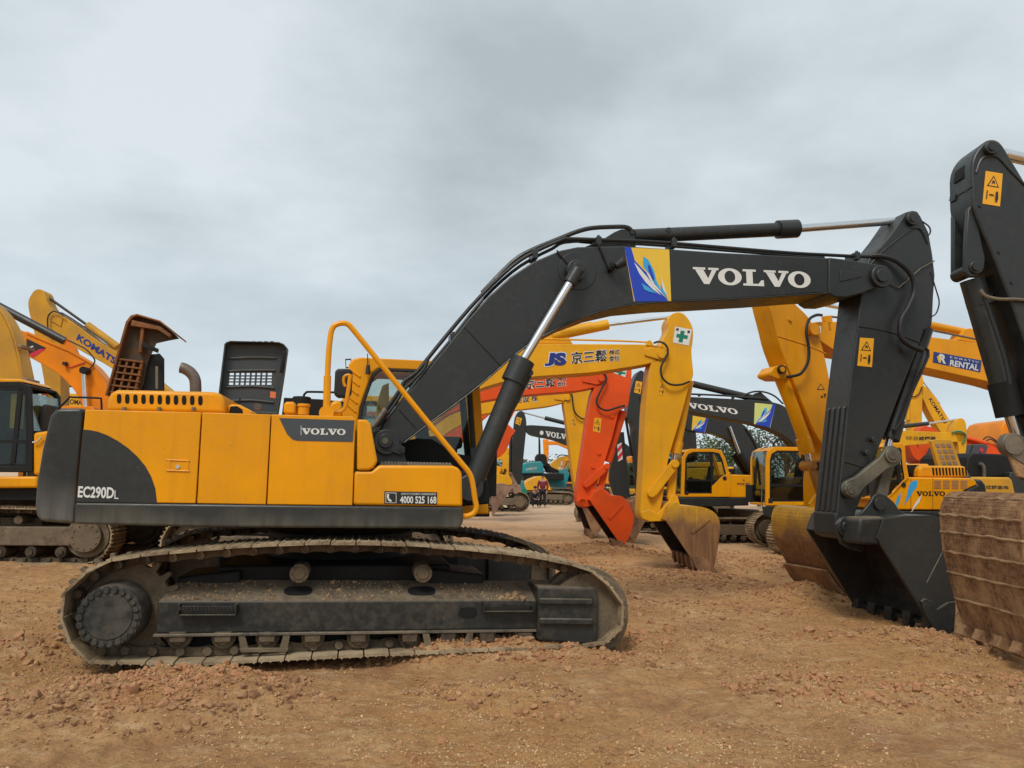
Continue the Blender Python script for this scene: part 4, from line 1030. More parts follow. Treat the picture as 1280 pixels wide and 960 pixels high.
F.slab('pipe_bracket', [(807,434),(809,426),(813,425),(816,429),(818,434)], n0, n0+.1, YEL2, .004, bm_)
F.pin('arm_pivot', (828,441.5), 6, n0-.06, n0, YEL2, bm_)
F.slab('tip_plate', [(806,436),(828,433.5),(836,439),(834,448),(826,450),(806,444)], n0-.03, n0, YEL2, .008, bm_)
c1 = F.rod('arm_cylinder', (690,420), (760,405.5), .0, 6.5, YEL2, bm_); F.rod('cylinder_foot', (700,416), (740,409), .0, 7, YEL2, c1); F.rod('piston_rod', (760,406), (842,396), .0, 2.2, CHROME, c1)
F.slab('cylinder_bracket', [(670,430),(690,414),(706,414),(716,430)], -.05, .08, YEL2, .006, bm_)
A = F.slab('arm', [(834,402),(838,393),(846,390),(854,391),(862,400),(867,412),(866,428),(864,438),(866,458),(867,470),(862,480),(853,515),(844,545),(835,575),(831,605),(827,632),(824,646),(814,652),(804,650),(800,643),(803,600),(805,560),(807,510),(809,492),(812,460),(816,450),(822,446),(828,425),(836,412)], n0-.0, n1-.02, YEL2)
F.decal('safety_sticker', [([(844,408),(865,412),(861,432),(841,428)], 0), ([(851,413),(856,414),(853,428.5),(848,427.5)], 1), ([(846,417),(860,419.5),(859,424),(845,421.5)], 1), ([(845.5,410),(848.5,410.6),(848,413.5),(845,413)], 2), ([(859.5,413),(862.5,413.6),(862,416.5),(859,416)], 2)], n0-.004, [WHITE, GRN, BLKT], A)
warn(F, [(824,478),(832,478.5),(830,494),(822,493.5)], n0-.004, A)
F.hose('arm_hose', [(817,429,n0-.05),(824,427,n0-.08),(832,431,n0-.1),(835,440,n0-.1),(830,450,n0-.1),(826,461,n0-.1),(828,472,n0-.1),(837,480,n0-.1),(850,481,n0-.08),(862,477,n0-.04)], n0, 1.3, BLK, A, k=4)
c2 = F.rod('bucket_cylinder', (861,476), (846,556), .0, 6, YEL2, A); F.rod('cylinder_gland', (847,552), (844,567), .0, 7.5, YEL2, c2); F.rod('piston_rod', (844,566), (842,582), .0, 3, CHROME, c2)
def bar(F, name, a, b, w, v0, v1, m, par=None):
    P, Q = F.p(*a, v0), F.p(*b, v0); k = F.ppm(*a, v0); bm = BM(); d = Vector((Q.x-P.x, Q.z-P.z)).normalized(); n = Vector((-d.y, d.x)); r = w*k
    p, q = Vector((P.x, P.z)), Vector((Q.x, Q.z)); a0 = atan2(d.y, d.x); pts = []
    for i in range(9): t = a0+pi/2+pi*i/8; pts.append(p+Vector((cos(t), sin(t)))*r)
    for i in range(9): t = a0-pi/2+pi*i/8; pts.append(q+Vector((cos(t), sin(t)))*r)
    prism(bm, [(t.x, t.y) for t in pts], v0, v1); o = obj(name, bm, m, par or F.root, .006)
    for c in (a, b): F.pin('link_pin', c, w*.8, v0-.03, v0, m, o, 14)
    return o
bar(F, 'guide_link', (844,580), (815,617), 5.5, n0-.08, n0-.01, YEL2); bar(F, 'guide_link', (844,580), (815,617), 5.5, n1, n1+.06, YEL2)
bar(F, 'push_link', (842,584), (839,622), 5, n0+.05, n0+.13, YEL2)
F.pin('bucket_pin', (816.5,645), 6, n0-.06, n0, YEL2, A, 20)
kp = F.c([(832,650),(838,634),(846,628),(852,632.5),(872,633),(884,635.5),(894,641.5),(899,650),(900,663),(898,680),(895,698),(890,714),(879,716),(868,704),(0,0)], -.62)
bk = bucket(F, 'bucket', kp[:-1], -.62, .62, RUSTY, teeth=5, tdir=(-.0,-1), tlen=.12, tmat=RUSTB, ribs=0)
F.slab('side_cutter', [(864,694),(878,696),(888,704),(889,716),(884,722),(876,718),(869,708)], -.65, -.62, RUSTB, .006, bk)
F.slab('hinge_plate', [(802,640),(812,637),(822,642),(836,626),(840,618),(847,620),(850,631),(870,634),(868,643),(840,651),(812,652),(803,648)], n0-.07, n0-.03, YEL2, .008, bk)
F.slab('hinge_plate', [(802,640),(812,637),(822,642),(836,626),(840,618),(847,620),(850,631),(870,634),(868,643),(840,651),(812,652),(803,648)], n1+.03, n1+.07, YEL2, .008, bk)
F.slab('side_strap', [(863,664),(885,647),(888,650),(866,668)], -.635, -.62, RUSTY, .004, bk)

# ---- E4 : vermilion machine
F = Frame(408, 16.2, 4, 'excavator', 'vermilion excavator with black characters on its boom, standing behind the blue-initialled yellow one', 'excavator')
crawler(F, 0); house(F, 0, 1, RED)
n0, n1 = -.22, .22
bm_ = F.slab('boom', [(440,600),(436,586),(470,550),(520,512),(560,489),(600,477),(660,468),(720,463),(748,462),(756,467),(758,475),(752,482),(741,485),(720,489),(680,492),(643,495),(600,502),(560,518),(520,548),(480,592),(455,606)], n0, n1, RED)
F.text('京三鬆', (657,486.5), (694,483), (657,472.5), n0-.006, BLKT, bm_, bold=.012, halo=.8); F.text('株式', (696.5,476), (707.5,475), (696.5,471), n0-.006, BLKT, bm_, bold=.012, halo=.6); F.text('會社', (696.5,483), (707.5,482), (696.5,477.5), n0-.006, BLKT, bm_, bold=.012, halo=.6)
F.slab('tip_plate', [(728,467),(750,464),(757,470),(755,478),(746,481),(728,477)], n0-.03, n0, RED, .008, bm_); F.pin('arm_pivot', (752,472), 4.5, n0-.07, n0-.02, RED, bm_)
A = F.slab('arm', [(752,462),(760,456),(772,452),(789,456),(790,466),(786,505),(783,510),(774,512),(766,545),(755,580),(744,612),(738,632),(732,636),(724,633),(720,626),(723,600),(729,560),(735,520),(741,486),(752,476)], n0, n1, RED)
F.decal('safety_sticker', [([(770,460),(784,461.5),(781.5,471.5),(766.5,466)], 0), ([(774.5,461),(778.5,461.5),(776.5,469.5),(772.5,468)], 1), ([(770,463.5),(782,465.5),(781.5,468),(769,465.5)], 1)], n0-.004, [WHITE, GRN], A)
warn(F, [(743,522),(752,523),(750,541),(741,539)], n0-.004, A)
F.hose('arm_hose', [(746,465,n0-.05),(754,466,n0-.08),(758,474,n0-.1),(752,486,n0-.1),(746,500,n0-.1),(748,508,n0-.1),(758,513,n0-.1),(773,509,n0-.08),(781,507,n0-.04)], n0, 1.2, BLK, A, k=4)
c2 = F.rod('bucket_cylinder', (779,514), (763,564), .0, 5, RED, A); F.rod('cylinder_gland', (764,562), (759,577), .0, 6, RED, c2)
bar(F, 'guide_link', (759,583), (733,606), 4, n0-.07, n0-.01, RED); bar(F, 'push_link', (757,586), (751,610), 4, n0+.05, n0+.12, RED)
for c in ((765,520),(749,566),(741,583)): F.pin('grease_boss', c, 2.5, n0-.03, n0, RED, A, 12)
F.pin('bucket_pin', (728,628), 4.5, n0-.06, n0, RED, A)
kp = F.c([(737,625),(742,617),(752,611),(762,619),(776,620),(785,627),(790,638),(792,650),(789,664),(784,676),(778,684),(757,668)], -.6)
bk = bucket(F, 'bucket', kp[:-1], -.6, .6, RED, teeth=5, tdir=(-.1,-1), tlen=.14, tmat=RUSTB)
F.slab('side_strap', [(760,647),(777,630),(780,632),(763,650)], -.615, -.6, RED, .004, bk); F.slab('side_cutter', [(762,672),(772,676),(779,676),(777,684),(774,693),(769,690)], -.63, -.6, RUSTB, .006, bk)
F.slab('hinge_plate', [(722,626),(728,621),(736,624),(744,612),(750,607),(756,612),(764,619),(760,626),(742,632),(728,634)], n0-.06, n0-.03, RED, .006, bk)
F.slab('hinge_plate', [(722,626),(728,621),(736,624),(744,612),(750,607),(756,612),(764,619),(760,626),(742,632),(728,634)], n1+.03, n1+.06, RED, .006, bk)

# ---- E5 : third boom
F = Frame(437, 20.2, 4, 'excavator', 'yellow excavator with a rusty bucket, partly hidden behind the vermilion arm', 'excavator')
crawler(F, 0); house(F, 0, 1, YEL2)
n0, n1 = -.22, .22
bm_ = F.slab('boom', [(470,600),(466,588),(500,550),(550,516),(600,497),(640,491),(690,487),(708,488),(714,493),(713,499),(706,503),(686,508),(660,511),(636,513.5),(600,518),(560,540),(520,575),(490,603)], n0, n1, YEL2)
F.text('建设', (644,504), (661.5,502.5), (644,494.5), n0-.006, BLKT, bm_, bold=.012, halo=.6); F.text('株', (664.5,502), (672,501.5), (664.5,493.5), n0-.006, BLKT, bm_, bold=.012, halo=.6)
F.slab('tip_plate', [(693,492),(708,489),(713,494),(711,499),(704,501),(693,499)], n0-.03, n0, YEL2, .006, bm_); F.pin('arm_pivot', (709.5,497), 3.2, n0-.06, n0-.02, YEL2, bm_)
A = F.slab('arm', [(706,487),(716,481),(736,480),(742,486),(742,520),(738,560),(734,600),(730,622),(722,624),(717,600),(712,560),(707,520),(704,504)], n0, n1, YEL2)
warn(F, [(713,521),(720,521.5),(720,534),(714,533.5)], n0-.004, A)
F.hose('arm_hose', [(711,488,n0-.05),(715,494,n0-.1),(716,505,n0-.1),(719,516,n0-.1),(727,523,n0-.08),(735,524,n0-.04)], n0, 1, BLK, A, k=4)
kp = F.c([(727,632),(732,622),(744,620),(752,626),(756,640),(754,655),(748,666),(741,668)], -.6)
bk = bucket(F, 'bucket', kp, -.6, .6, RUSTB, teeth=5, tdir=(-.2,-1), tlen=.12)

# ---- E6 : far charcoal machine facing left, boom with white capitals
F = Frame(838, 31, 3, 'excavator', 'distant charcoal excavator facing left, its brown bucket curled on the ground left of the person', 'excavator')
crawler(F, 0); house(F, 0, -1, YEL2)
n0, n1 = -.22, .22
bm_ = F.slab('boom', [(655,533),(660,531),(690,533),(711,536),(750,541),(782,553),(806,580),(812,590),(806,598),(798,596),(770,574),(740,563),(712,558),(690,549),(672,546),(660,543)], n0, n1, GRY)
F.text('VOLVO', (682,545.5), (714,550.5), (682,538.5), n0-.006, WHITE, bm_, slab=True); bm = BM(); q = F.p(677,541,n0-.006); bm.faces.new([bm.verts.new((q.x+.08*cos(t*pi/8), q.y, q.z+.09*sin(t*pi/8))) for t in range(16)]); obj('round_badge', bm, WHITE, bm_)
A = F.slab('arm', [(643,524),(646,516),(651,513),(655,515),(658,524),(658,536),(656,555),(654,575),(652,600),(649,610),(643,610),(640,600),(640,570),(641,547)], n0, n1, GRY)
warn(F, [(646,521),(652.5,523),(650,532),(644,529)], n0-.004, A)
c1 = F.rod('arm_cylinder', (681,522.5), (715,531), 0, 2.6, GRY, bm_); F.rod('piston_rod', (654,515.5), (682,523), 0, 1., CHROME, c1)
F.rod('bucket_cylinder', (638.5,535), (638,590), 0, 2, GRY, A)
bar(F, 'guide_link', (638,592), (645,606), 2, n0-.08, n0, BROWN)
F.rod('hose_line', (674,546), (674,568), n0, 1, BLK, bm_)
kp = F.c([(641,609),(632,605),(624,604.5),(618,608),(615.5,618),(615,632),(617,644)], -.65)
bk = bucket(F, 'bucket', kp, -.65, .6, BROWN, teeth=5, tdir=(.1,-1), tlen=.1)
F.slab('hinge_plate', [(640,604),(650,606),(652,614),(644,618),(636,612)], n0-.08, n0-.02, BROWN, .004, bk)

# ---- E8 : charcoal boom facing left with pale leaf emblem
F = Frame(1052, 20.5, 4, 'excavator', 'orange-yellow excavator facing left, charcoal boom with a pale green and blue emblem', 'excavator', zo=-.22)
crawler(F, 0); house(F, 0, -1, YEL, cab=False)
n0, n1 = -.24, .24
bm_ = F.slab('boom', [(797,497),(802,493),(830,493),(861,496),(914,498.5),(948,500.5),(966,502.5),(981,507),(992,520),(1004,540),(1024,575),(1032,590),(1028,602),(1018,604),(1008,592),(996,560),(985,547),(966,537),(944,530),(891,520),(861,514),(812,508),(800,505)], n0, n1, GRY)
F.text('VOLVO', (861,510), (923.5,518.5), (858,502.5), n0-.006, WHITE, bm_, slab=True)
emblem(F, (943.5,503.5), (969.5,506), (966.5,535.5), (942.5,530), n0-.004, bm_, mats=[LST, BLU, WHITE, CYAN], flip=True)
c1 = F.rod('arm_cylinder', (866,480), (942,498), 0, 4.2, GRY, bm_); F.rod('piston_rod', (805,466), (868,481), 0, 2, CHROME, c1)
F.slab('cylinder_bracket', [(930,502),(946,491),(951,490),(966,503)], -.1, .1, GRY, .004, bm_)
F.hose('boom_pipe', [(925,497),(940,490),(955,490),(968,495),(979,505)], n0+.1, 1.1, BLK, bm_); F.hose('boom_pipe', [(862,492.5),(914,495),(960,499)], n0+.1, 1.2, GRY, bm_, k=2)
for c in ((875,494),(917,497)): F.pin('pipe_clamp', c, 1.6, n0+.05, n0+.15, GRY, bm_, 8)
A = F.slab('arm', [(788,488),(794,470),(800,462),(806,465),(811,476),(812,494),(816,540),(815,580),(813,620),(810,640),(802,640),(798,600),(794,560),(791,526),(783,523)], n0, n1, GRY)
warn(F, [(795,476),(803,477.5),(800.5,492.5),(792.5,490.5)], n0-.004, A)
F.rod('bucket_cylinder', (790,522), (803,590), -.02, 3.4, GRY, A); F.rod('bucket_cylinder_pipe', (782,522), (790,570), .0, 1.6, BLKM, A)
F.slab('guard_slab', [(764,560),(774,540),(780,540),(786,600),(788,626),(770,626),(762,600)], .3, .5, GRY, .01, A)
F.decal('striped_reflector', [([(771.5,556),(777,553),(778.5,574),(772.5,577)], 0), ([(771.6,561),(777.3,554.5),(777.6,559.5),(771.9,566.5)], 1), ([(772.1,570.5),(777.9,563.5),(778.3,568.5),(772.4,576)], 1)], .295, [WHITE, REDS], A)
kp = F.c([(812,640),(802,625),(792,625),(785,632),(784,648),(787,668),(792,680)], -.6)
bk = bucket(F, 'bucket', kp, -.6, .6, RUSTB, teeth=5, tdir=(.3,-1), ribs=5)
bar(F, 'guide_link', (803,596), (809,622), 3, n0-.08, n0, STEEL)
co8 = F.c([(957,632),(957.5,572),(960,563),(968,558.5),(1018,559),(1030,572),(1034,632)], -1.42)
cabin(F, co8, None, -1.42, -.4, YEL, s=-1, glass=GLASSD)
F.slab('cab_vent', [(960.5,623),(966,623),(966,629),(960.5,629)], -1.425, -1.42, BLK, .002)
F.slab('side_skirt', [(955,633),(1040,634),(1040,646),(957,645)], -1.44, -1.3, GRY, .01)
F.text('4000 525 168', (969,640.5), (981,640.7), (969,636.5), -1.446, WHITE, F.root, bold=.02)
F.hose('roof_rail', [(966,560),(969,552),(976,548),(983,552),(986,560)], -.9, 1.2, BLKM, k=3); F.hose('handrail', [(954,634),(952,625),(954,580),(957,566)], -1.45, .7, STEEL, k=2)
F.slab('tool_box', [(939,606),(954,606),(954,628),(939,628)], -.5, -.1, BLKM, .01); F.hose('rail', [(944,606),(946,575),(952,563),(958,560)], -.8, 1.6, BLKM, k=2)

# ---- E9 : second one, cab fully seen
F = Frame(922, 24.5, 4, 'excavator', 'orange-yellow excavator facing left whose whole cab shows, just right of the yellow arm', 'excavator', zo=-.38)
K9 = .86
crawler(F, 0, L=3.6, h=.80, half=1.3, w=.5)
F.slab('deck_skirt', [(848,622),(936,622),(936,632),(852,634)], -1.2, 1.2, GRY, .02)
co9 = F.c([(851,621),(853,571),(857,564),(864,561),(892,561),(902,563),(907,573),(912,592),(912,621)], -1.2)
sh = cabin(F, co9, None, -1.2, -.3, YEL, s=-1, glass=GLASSD, seatk=.8)
F.slab('rear_side_panel', [(890,621),(890,608),(902,596),(913,590),(913,621)], -1.215, -1.19, YEL, .006, sh); F.pin('round_vent', (906,598), 2.6, -1.225, -1.2, BLK, sh)
F.slab('cab_vent', [(856,614),(860.5,614),(860.5,618.5),(856,618.5)], -1.21, -1.19, BLK, .002, sh)
H9 = F.slab('engine_housing', [(911,593),(940,594),(948,600),(950,622),(911,622)], -1.18, 1.2, YEL, .03)
F.text('VOLVO', (921,606.5), (939,606.5), (921,603.5), -1.185, BLKT, H9, slab=True)
F.slab('air_filter', [(914,594),(914,586),(919,586),(919,594)], -.9, -.6, BLKM, .01); F.pin('rail', (930,600), 1, -1.2, -1.18, STEEL)
n0, n1 = -.22, .22
bm_ = F.slab('boom', [(852,514),(860,512),(886,518),(914,526),(930,530),(938,540),(950,562),(957,575),(955,590),(948,596),(938,588),(926,566),(912,549),(896,542),(868,539.5),(854,536)], n0, n1, GRY)
emblem(F, (866,519.5), (885.5,523), (884,541.5), (864.5,537.5), n0-.004, bm_, flip=True)
F.slab('arm', [(846,512),(856,512),(866,520),(870,540),(872,575),(860,578),(854,545),(846,530)], n0+.05, n1+.05, GRY)
c1 = F.rod('boom_cylinder', (924,567), (946,600), n0-.1, 4.2, BLKM, bm_); F.rod('piston_rod', (912,533), (925,568), n0-.1, 1.8, CHROME, c1); F.rod('boom_cylinder', (917,568), (940,602), n1+.1, 4, BLKM, bm_)
F.hose('hose_line', [(932,536),(942,552),(952,575)], n0-.02, 1.2, BLK, bm_)

# ---- E10 : big amber machine at right
F = Frame(1046, 10.9, 17, 'excavator', 'big amber excavator facing left, its yellow bucket just left of the charcoal bucket', 'excavator')
n0, n1 = -.22, .18
crawler(F, 7.0); house(F, 7.0, -1, YEL)
bm_ = F.slab('boom', [(1010,410),(1012,404),(1022,402),(1052,402),(1100,409),(1156,420),(1230,430),(1290,443),(1350,470),(1410,530),(1450,570),(1440,590),(1420,590),(1380,545),(1320,505),(1290,493),(1244,479),(1145,457),(1090,449),(1048,441.5),(1022,424),(1012,418)], n0, n1, YEL)
F.pin('arm_pivot', (1019,411.5), 7, n0-.10, n0-.0, YEL, bm_); F.slab('pivot_clamp', [(1023,408),(1026.5,408),(1026.5,416),(1023,416)], n0-.1, n0-.05, WHITE, .004, bm_)
F.slab('pipe_bracket', [(1030,395),(1040,394),(1041,402),(1038,405),(1040,414),(1036,414),(1035,404),(1031,401)], n0-.0, n0+.06, YEL, .004, bm_)
F.hose('boom_pipe', [(1040,396),(1060,398),(1100,402),(1160,412),(1200,420),(1240,428)], n0+.05, 1.4, STEEL, bm_, k=2)
c1 = F.rod('arm_cylinder', (1090,392), (1213,417), .05, 5.2, YEL, bm_); F.rod('cylinder_gland', (1078,389.5), (1094,393), .05, 6.2, YEL, c1); F.rod('piston_rod', (985,372), (1084,391), .05, 2.6, CHROME, c1)
F.slab('cylinder_bracket', [(1198,425),(1205,412),(1213,410),(1222,414),(1226,430)], -.05, .15, YEL, .01, bm_)
F.decal('blue_panel', [([(1167,439.5),(1227,450.5),(1225.5,465.5),(1166,453)], 0)], n0-.004, [BLUT], bm_)
F.text('RENTAL', (1187,457), (1223,463.5), (1188,449.5), n0-.008, WHITE, bm_, bold=.03); F.text('K O M A T S U', (1187.5,447.5), (1223,454), (1187.5,445), n0-.008, WHITE, bm_, bold=.01)
F.text('R', (1173,453), (1182.5,455), (1174.5,442), n0-.008, WHITE, bm_, bold=.05); F.decal('badge_stripe', [([(1171,446),(1174,443.5),(1176,449),(1175.5,454),(1173,452)], 0)], n0-.01, [YST], bm_)
F.decal('blue_badge', [([(1150,441),(1158,442),(1160,446),(1159,451),(1155,452.5),(1149,450)], 0)], n0-.004, [BLUT], bm_)
A = F.slab('arm', [(958,366),(965,362),(978,365),(994,380),(1011,396),(1020,413),(1028,432),(1034,460),(1040,490),(1047,540),(1051,580),(1050,622),(1046,640),(1036,646),(1028,638),(1027,600),(1032,562),(1018,540),(990,472),(974,430),(968,405),(962,383)], n0, n1, YEL)
for ab in (((972,420),(1010,432),(1033,442)),): 
    bm = BM(); tube(bm, [F.p(a_, b_, n0-.003) for a_, b_ in ab], .007, 6, 2); obj('weld_seam', bm, YEL, A)
F.pin('grease_boss', (988.5,399), 2.2, n0-.03, n0, YEL, A, 12); 
F.decal('warning_mark', [([(1026,479),(1031,487),(1021.5,487)], 0), ([(1026,480.8),(1029.4,486.2),(1023,486.2)], 1), ([(1026,494.5),(1029,495.5),(1028.5,497),(1026,496.5)], 0), ([(1029.5,492),(1032.5,492),(1031,498)], 0)], n0-.004, [BLKT, OST], A)
F.slab('cylinder_lug', [(962,466),(968,458),(982,455),(988,470),(984,474),(972,474),(963,470)], n0, n0+.3, YEL, .015, A)
F.pin('lug_clip', (978.5,461.5), 5.5, n0-.05, n0, BLK, A); F.pin('lug_clip', (978.5,461.5), 3.4, n0-.06, n0-.045, YEL, A)
F.hose('arm_hose', [(1027,394,n0-.04),(1020,394,n0-.1),(1011,400,n0-.12),(1008,415,n0-.14),(1011,435,n0-.14),(1010,452,n0-.14),(1002,466,n0-.12),(992,470,n0-.1),(983,471,n0-.06)], n0, 1.8, BLK, A, k=4)
c2 = F.rod('bucket_cylinder', (977,470), (1008,556), n0+.12, 8, YEL, A, n=20); F.rod('cylinder_gland', (1004,548), (1009,566), n0+.12, 9.5, YEL, c2, n=20); F.rod('piston_rod', (1009,566), (1013,582), n0+.12, 4, CHROME, c2)
F.pin('link_shaft', (1024,582), 6.5, n0-.1, n0+.24, YELW, A, 20); F.pin('link_shaft', (1023.5,582), 4, n0-.12, n0-.1, BLKM, A)
bar(F, 'guide_link', (1018,582), (1030,618), 6, n0-.1, n0-.02, YELW)
kp = F.c([(1030,634),(1021,636),(1016,648),(1016,662),(1019,678),(1026,694),(1036,712),(1048,730),(1058,742)], -.55)
b2 = bucket(F, 'bucket', kp, -.55, .34, RUSTY, teeth=5, tdir=(.4,-1), tlen=.12)
F.slab('hinge_plate', [(1018,640),(1012,630),(1020,618),(1036,612),(1050,625),(1052,645),(1036,650)], n0-.08, n0-.04, YEL, .008, b2); F.slab('hinge_plate', [(1018,640),(1012,630),(1020,618),(1036,612),(1050,625),(1052,645),(1036,650)], n1+.03, n1+.07, YEL, .008, b2)
bm = BM(); pk = F.c([(1034,712),(1046,730),(1056,742),(1052,744),(1042,732),(1031,714)], -.55); prism(bm, pk, -.553, .343); obj('cutting_edge', bm, RUSTB, b2, .004)

# ---- E2 : near machine at the right edge
F = Frame(1262, 7.0, 0, 'excavator', 'charcoal excavator cut off by the right edge of the photo, nearest of all, clay-crusted bucket', 'excavator')
n0, n1 = -.20, .17
A = F.slab('arm', [(1214,204),(1219,190),(1228,179),(1237,173.5),(1246,174.5),(1253,180),(1262,195),(1280,225),(1300,262),(1330,310),(1345,350),(1345,480),(1335,575),(1318,604),(1302,596),(1300,540),(1286,440),(1262,372),(1241,318),(1220,268),(1215,250)], n0, n1, GRY, .02)
bm = BM(); tube(bm, [F.p(a_, b_, n0-.004) for a_, b_ in ((1220,216),(1226,200),(1236,195),(1248,197),(1262,212),(1282,232))], .012, 6, 3); obj('edge_weld', bm, GRY, A)
F.slab('front_plate', [(1196,300),(1196,235),(1199,220),(1207,196),(1214,190),(1218,200),(1216,250),(1216,330),(1206,342)], n1-.0, n1+.05, GRY, .01, A)
F.pin('rod_pin', (1241,184), 8, n0-.05, n0, GRY, A, 24, .006); F.pin('rod_pin', (1241,184), 3.5, n0-.065, n0-.045, GRY, A)
warn(F, [(1232,213.5),(1253.5,217),(1250,258),(1228,254.5)], n0-.004, A)
F.rod('piston_rod', (1255,193), (1320,208), .03, 7, CHROME, A, n=20); 
for c, v_ in (((1214,236),n0+.08),((1196,248),n1-.08)): 
    q = F.p(*c, v_); bm = BM(); box(bm, q.x-.05, q.x+.03, v_-.04, v_+.04, q.z-.035, q.z+.035); obj('hose_lug', bm, GRY, A, .006)
for c in ((1266,353),(1250,315),(1226,257)): F.pin('bolt', c, 1.6, n0-.015, n0, GRY, A, 8)
F.slab('cylinder_lug', [(1206,340),(1207,300),(1210,262),(1214,256),(1219,262),(1232,322),(1231,335),(1222,346),(1212,346)], n0+.04, n0+.09, GRY, .012, A); F.slab('cylinder_lug', [(1192,341),(1192,270),(1195,258),(1199,257),(1203,264),(1214,325),(1213,340),(1205,347),(1196,346)], n1-.06, n1-.0, GRY, .012, A)
bm = BM(); prism(bm, F.c([(1212.5,216),(1214.5,202),(1220,190),(1228,181.5),(1236,183),(1224,200),(1219,216)], n0), n0+.12, n1-.1); obj('fork_gap_shade', bm, INNER_SHADE, A)  # solid dark block added for the shade between the fork plates
F.slab('front_seam', [(1213.5,232),(1216,231),(1216,233),(1213.5,234)], n0+.0, n1-.01, GRYN, .002, A)
F.pin('cylinder_pin', (1221,334), 8, n0+.02, n1-.02, GRY, A, 24, .006); F.pin('cylinder_pin', (1221,333), 5, n0+.0, n0+.02, GRYD, A, 8)
c2 = F.rod('bucket_cylinder', (1215,350), (1253,480), .03, 13.5, GRY, A, n=28); F.rod('cylinder_collar', (1223,372), (1226,382), .03, 15, GRY, c2, n=28)
F.rod('cylinder_gland', (1252,478), (1263,520), .03, 16, BLKM, c2, n=28); F.rod('piston_rod', (1263,520), (1275,555), .03, 7, CHROME, c2)
F.hose('cylinder_hose', [(1225,362),(1232,370),(1250,374),(1268,374),(1290,376)], n0-.02, 2.2, STEEL, c2, k=3)
F.hose('cylinder_pipe', [(1228,366),(1240,400),(1256,450),(1262,480)], n0+.0, 2.2, BLK, c2, k=2)
bar(F, 'guide_link', (1268,556), (1300,575), 15, n0-.09, n0-.0, STEEL)
kp = F.c([(1290,598),(1270,594),(1262,600),(1252,612),(1246,630),(1246,655),(1249,690),(1258,730),(1268,770),(1276,800),(1284,828)], -.60)
# profile is placed so that the back sheet spans the traced width
kp = F.c([(1345,620),(1302,617),(1289,620),(1280,630),(1276,646),(1276.5,664),(1280,700),(1290,740),(1302,785),(1316,828)], -.62)
b2 = bucket(F, 'bucket', kp, -.62, .58, MUDB, teeth=5, tdir=(.9,-.5), ribs=0)
b2.modifiers.clear() if False else None
bm = BM(); P = [Vector(q) for q in kp]
for (i, t_) in ((2,.6),(4,.3),(5,.35),(6,.15),(6,.95),(7,.8)):
    q = P[i].lerp(P[i+1], t_); t = (P[i+1]-P[i]).normalized(); nn = Vector((t.y, -t.x)) 
    if nn.x > 0: nn = -nn
    rj = random.Random(i*7+int(t_*10)); pp = [Vector((q.x+nn.x*.0+rj.uniform(-.006,.008), -.63+1.22*k_/16, q.y+rj.uniform(-.008,.008))) for k_ in range(17)]
    tube(bm, pp, .015, 8, 2)
obj('wear_strip', bm, MUDL, b2, .012, 2)
F.slab('hinge_plate', [(1262,570),(1290,560),(1310,570),(1320,596),(1290,600),(1272,596)], n0-.08, n0-.04, MUDB, .01, b2); F.slab('hinge_plate', [(1262,570),(1290,560),(1310,570),(1320,596),(1290,600),(1272,596)], n1+.03, n1+.07, MUDB, .01, b2)
crawler(F, 5.6, vc=1.6); 
bm = BM(); prism(bm, [(.55,3.3),(.9,3.5),(2.6,3.9),(3.6,3.6),(5.0,2.2),(5.2,1.8),(4.9,1.6),(4.2,2.2),(3.0,3.0),(2.0,3.2),(.6,3.05)], n0-.04, n1+.04); obj('boom', bm, GRY, F.root, .02)
q = F.p(1320,208,.03); bm = BM(); cyl(bm, q, (2.9,.03,4.35), .085, n=24); obj('arm_cylinder', bm, GRY, F.root)
bm = BM(); prism(bm, [(2.5,3.6),(3.2,3.6),(3.05,4.42),(2.8,4.42)], -.08, .14); obj('cylinder_bracket', bm, GRY, F.root, .02)
bm = BM(); box(bm, 4.4, 8.2, -1.4, 1.4, 1.1, 2.2); obj('engine_housing', bm, YEL, F.root, .06, 3)

# ---- E17 : amber body with blue feathers
F = Frame(1160, 15.8, 10, 'excavator', 'amber excavator with blue feather decals and black capitals on its flank, open engine hood', 'excavator', zo=-.2)
crawler(F, 0, vc=1.35)
sidem = F.slab('engine_housing', [(1111,637),(1111,620),(1128,600),(1134,596.5),(1214,597.5),(1220,601),(1222,606),(1208,612),(1196,620),(1188,630),(1184,638)], 0, 2.6, YEL, .03)
F.slab('counterweight_corner', [(1185,640),(1189,630),(1197,620),(1209,611.5),(1222,606),(1221,599),(1228,599.5),(1233,606),(1235,622),(1233,640)], .01, 2.58, GRY, .05, seg=3)
F.slab('deck_skirt', [(1108,638.5),(1188,639.5),(1188,647),(1108,646)], -.01, 2.6, GRY, .02)
F.text('VOLVO', (1145.5,620), (1181.5,620), (1145.5,614), -.006, BLKT, sidem, slab=True)
F.decal('feather_decal', [([(1145.5,600),(1147,602),(1146.5,608),(1141,615),(1137,622),(1130,632),(1133,622),(1136,608),(1139,602)], 0), ([(1126,615),(1125,625),(1121,633),(1119,631),(1122,621)], 1), ([(1152,619),(1149,628),(1144,634),(1138,642),(1143,630),(1147,624)], 2)], -.006, [CYAN, CYAN, WHITE], sidem)
bm = BM()
for i in range(4):
    for j in range(6):
        x0_, x1_ = 1167.5+i*11, 1176+i*11; y_ = 600.5+j*1.9; prism(bm, F.c([(x0_,y_),(x1_,y_),(x1_,y_+.9),(x0_,y_+.9)], 0), -.006, .004)
obj('louvre', bm, BROWN, sidem)
for xs in (1138.5, 1166): F.decal('door_seam', [([(xs,597.5),(xs+.5,597.5),(xs+.3,637),(xs-.2,637)], 0)], -.004, [BLKM], sidem)
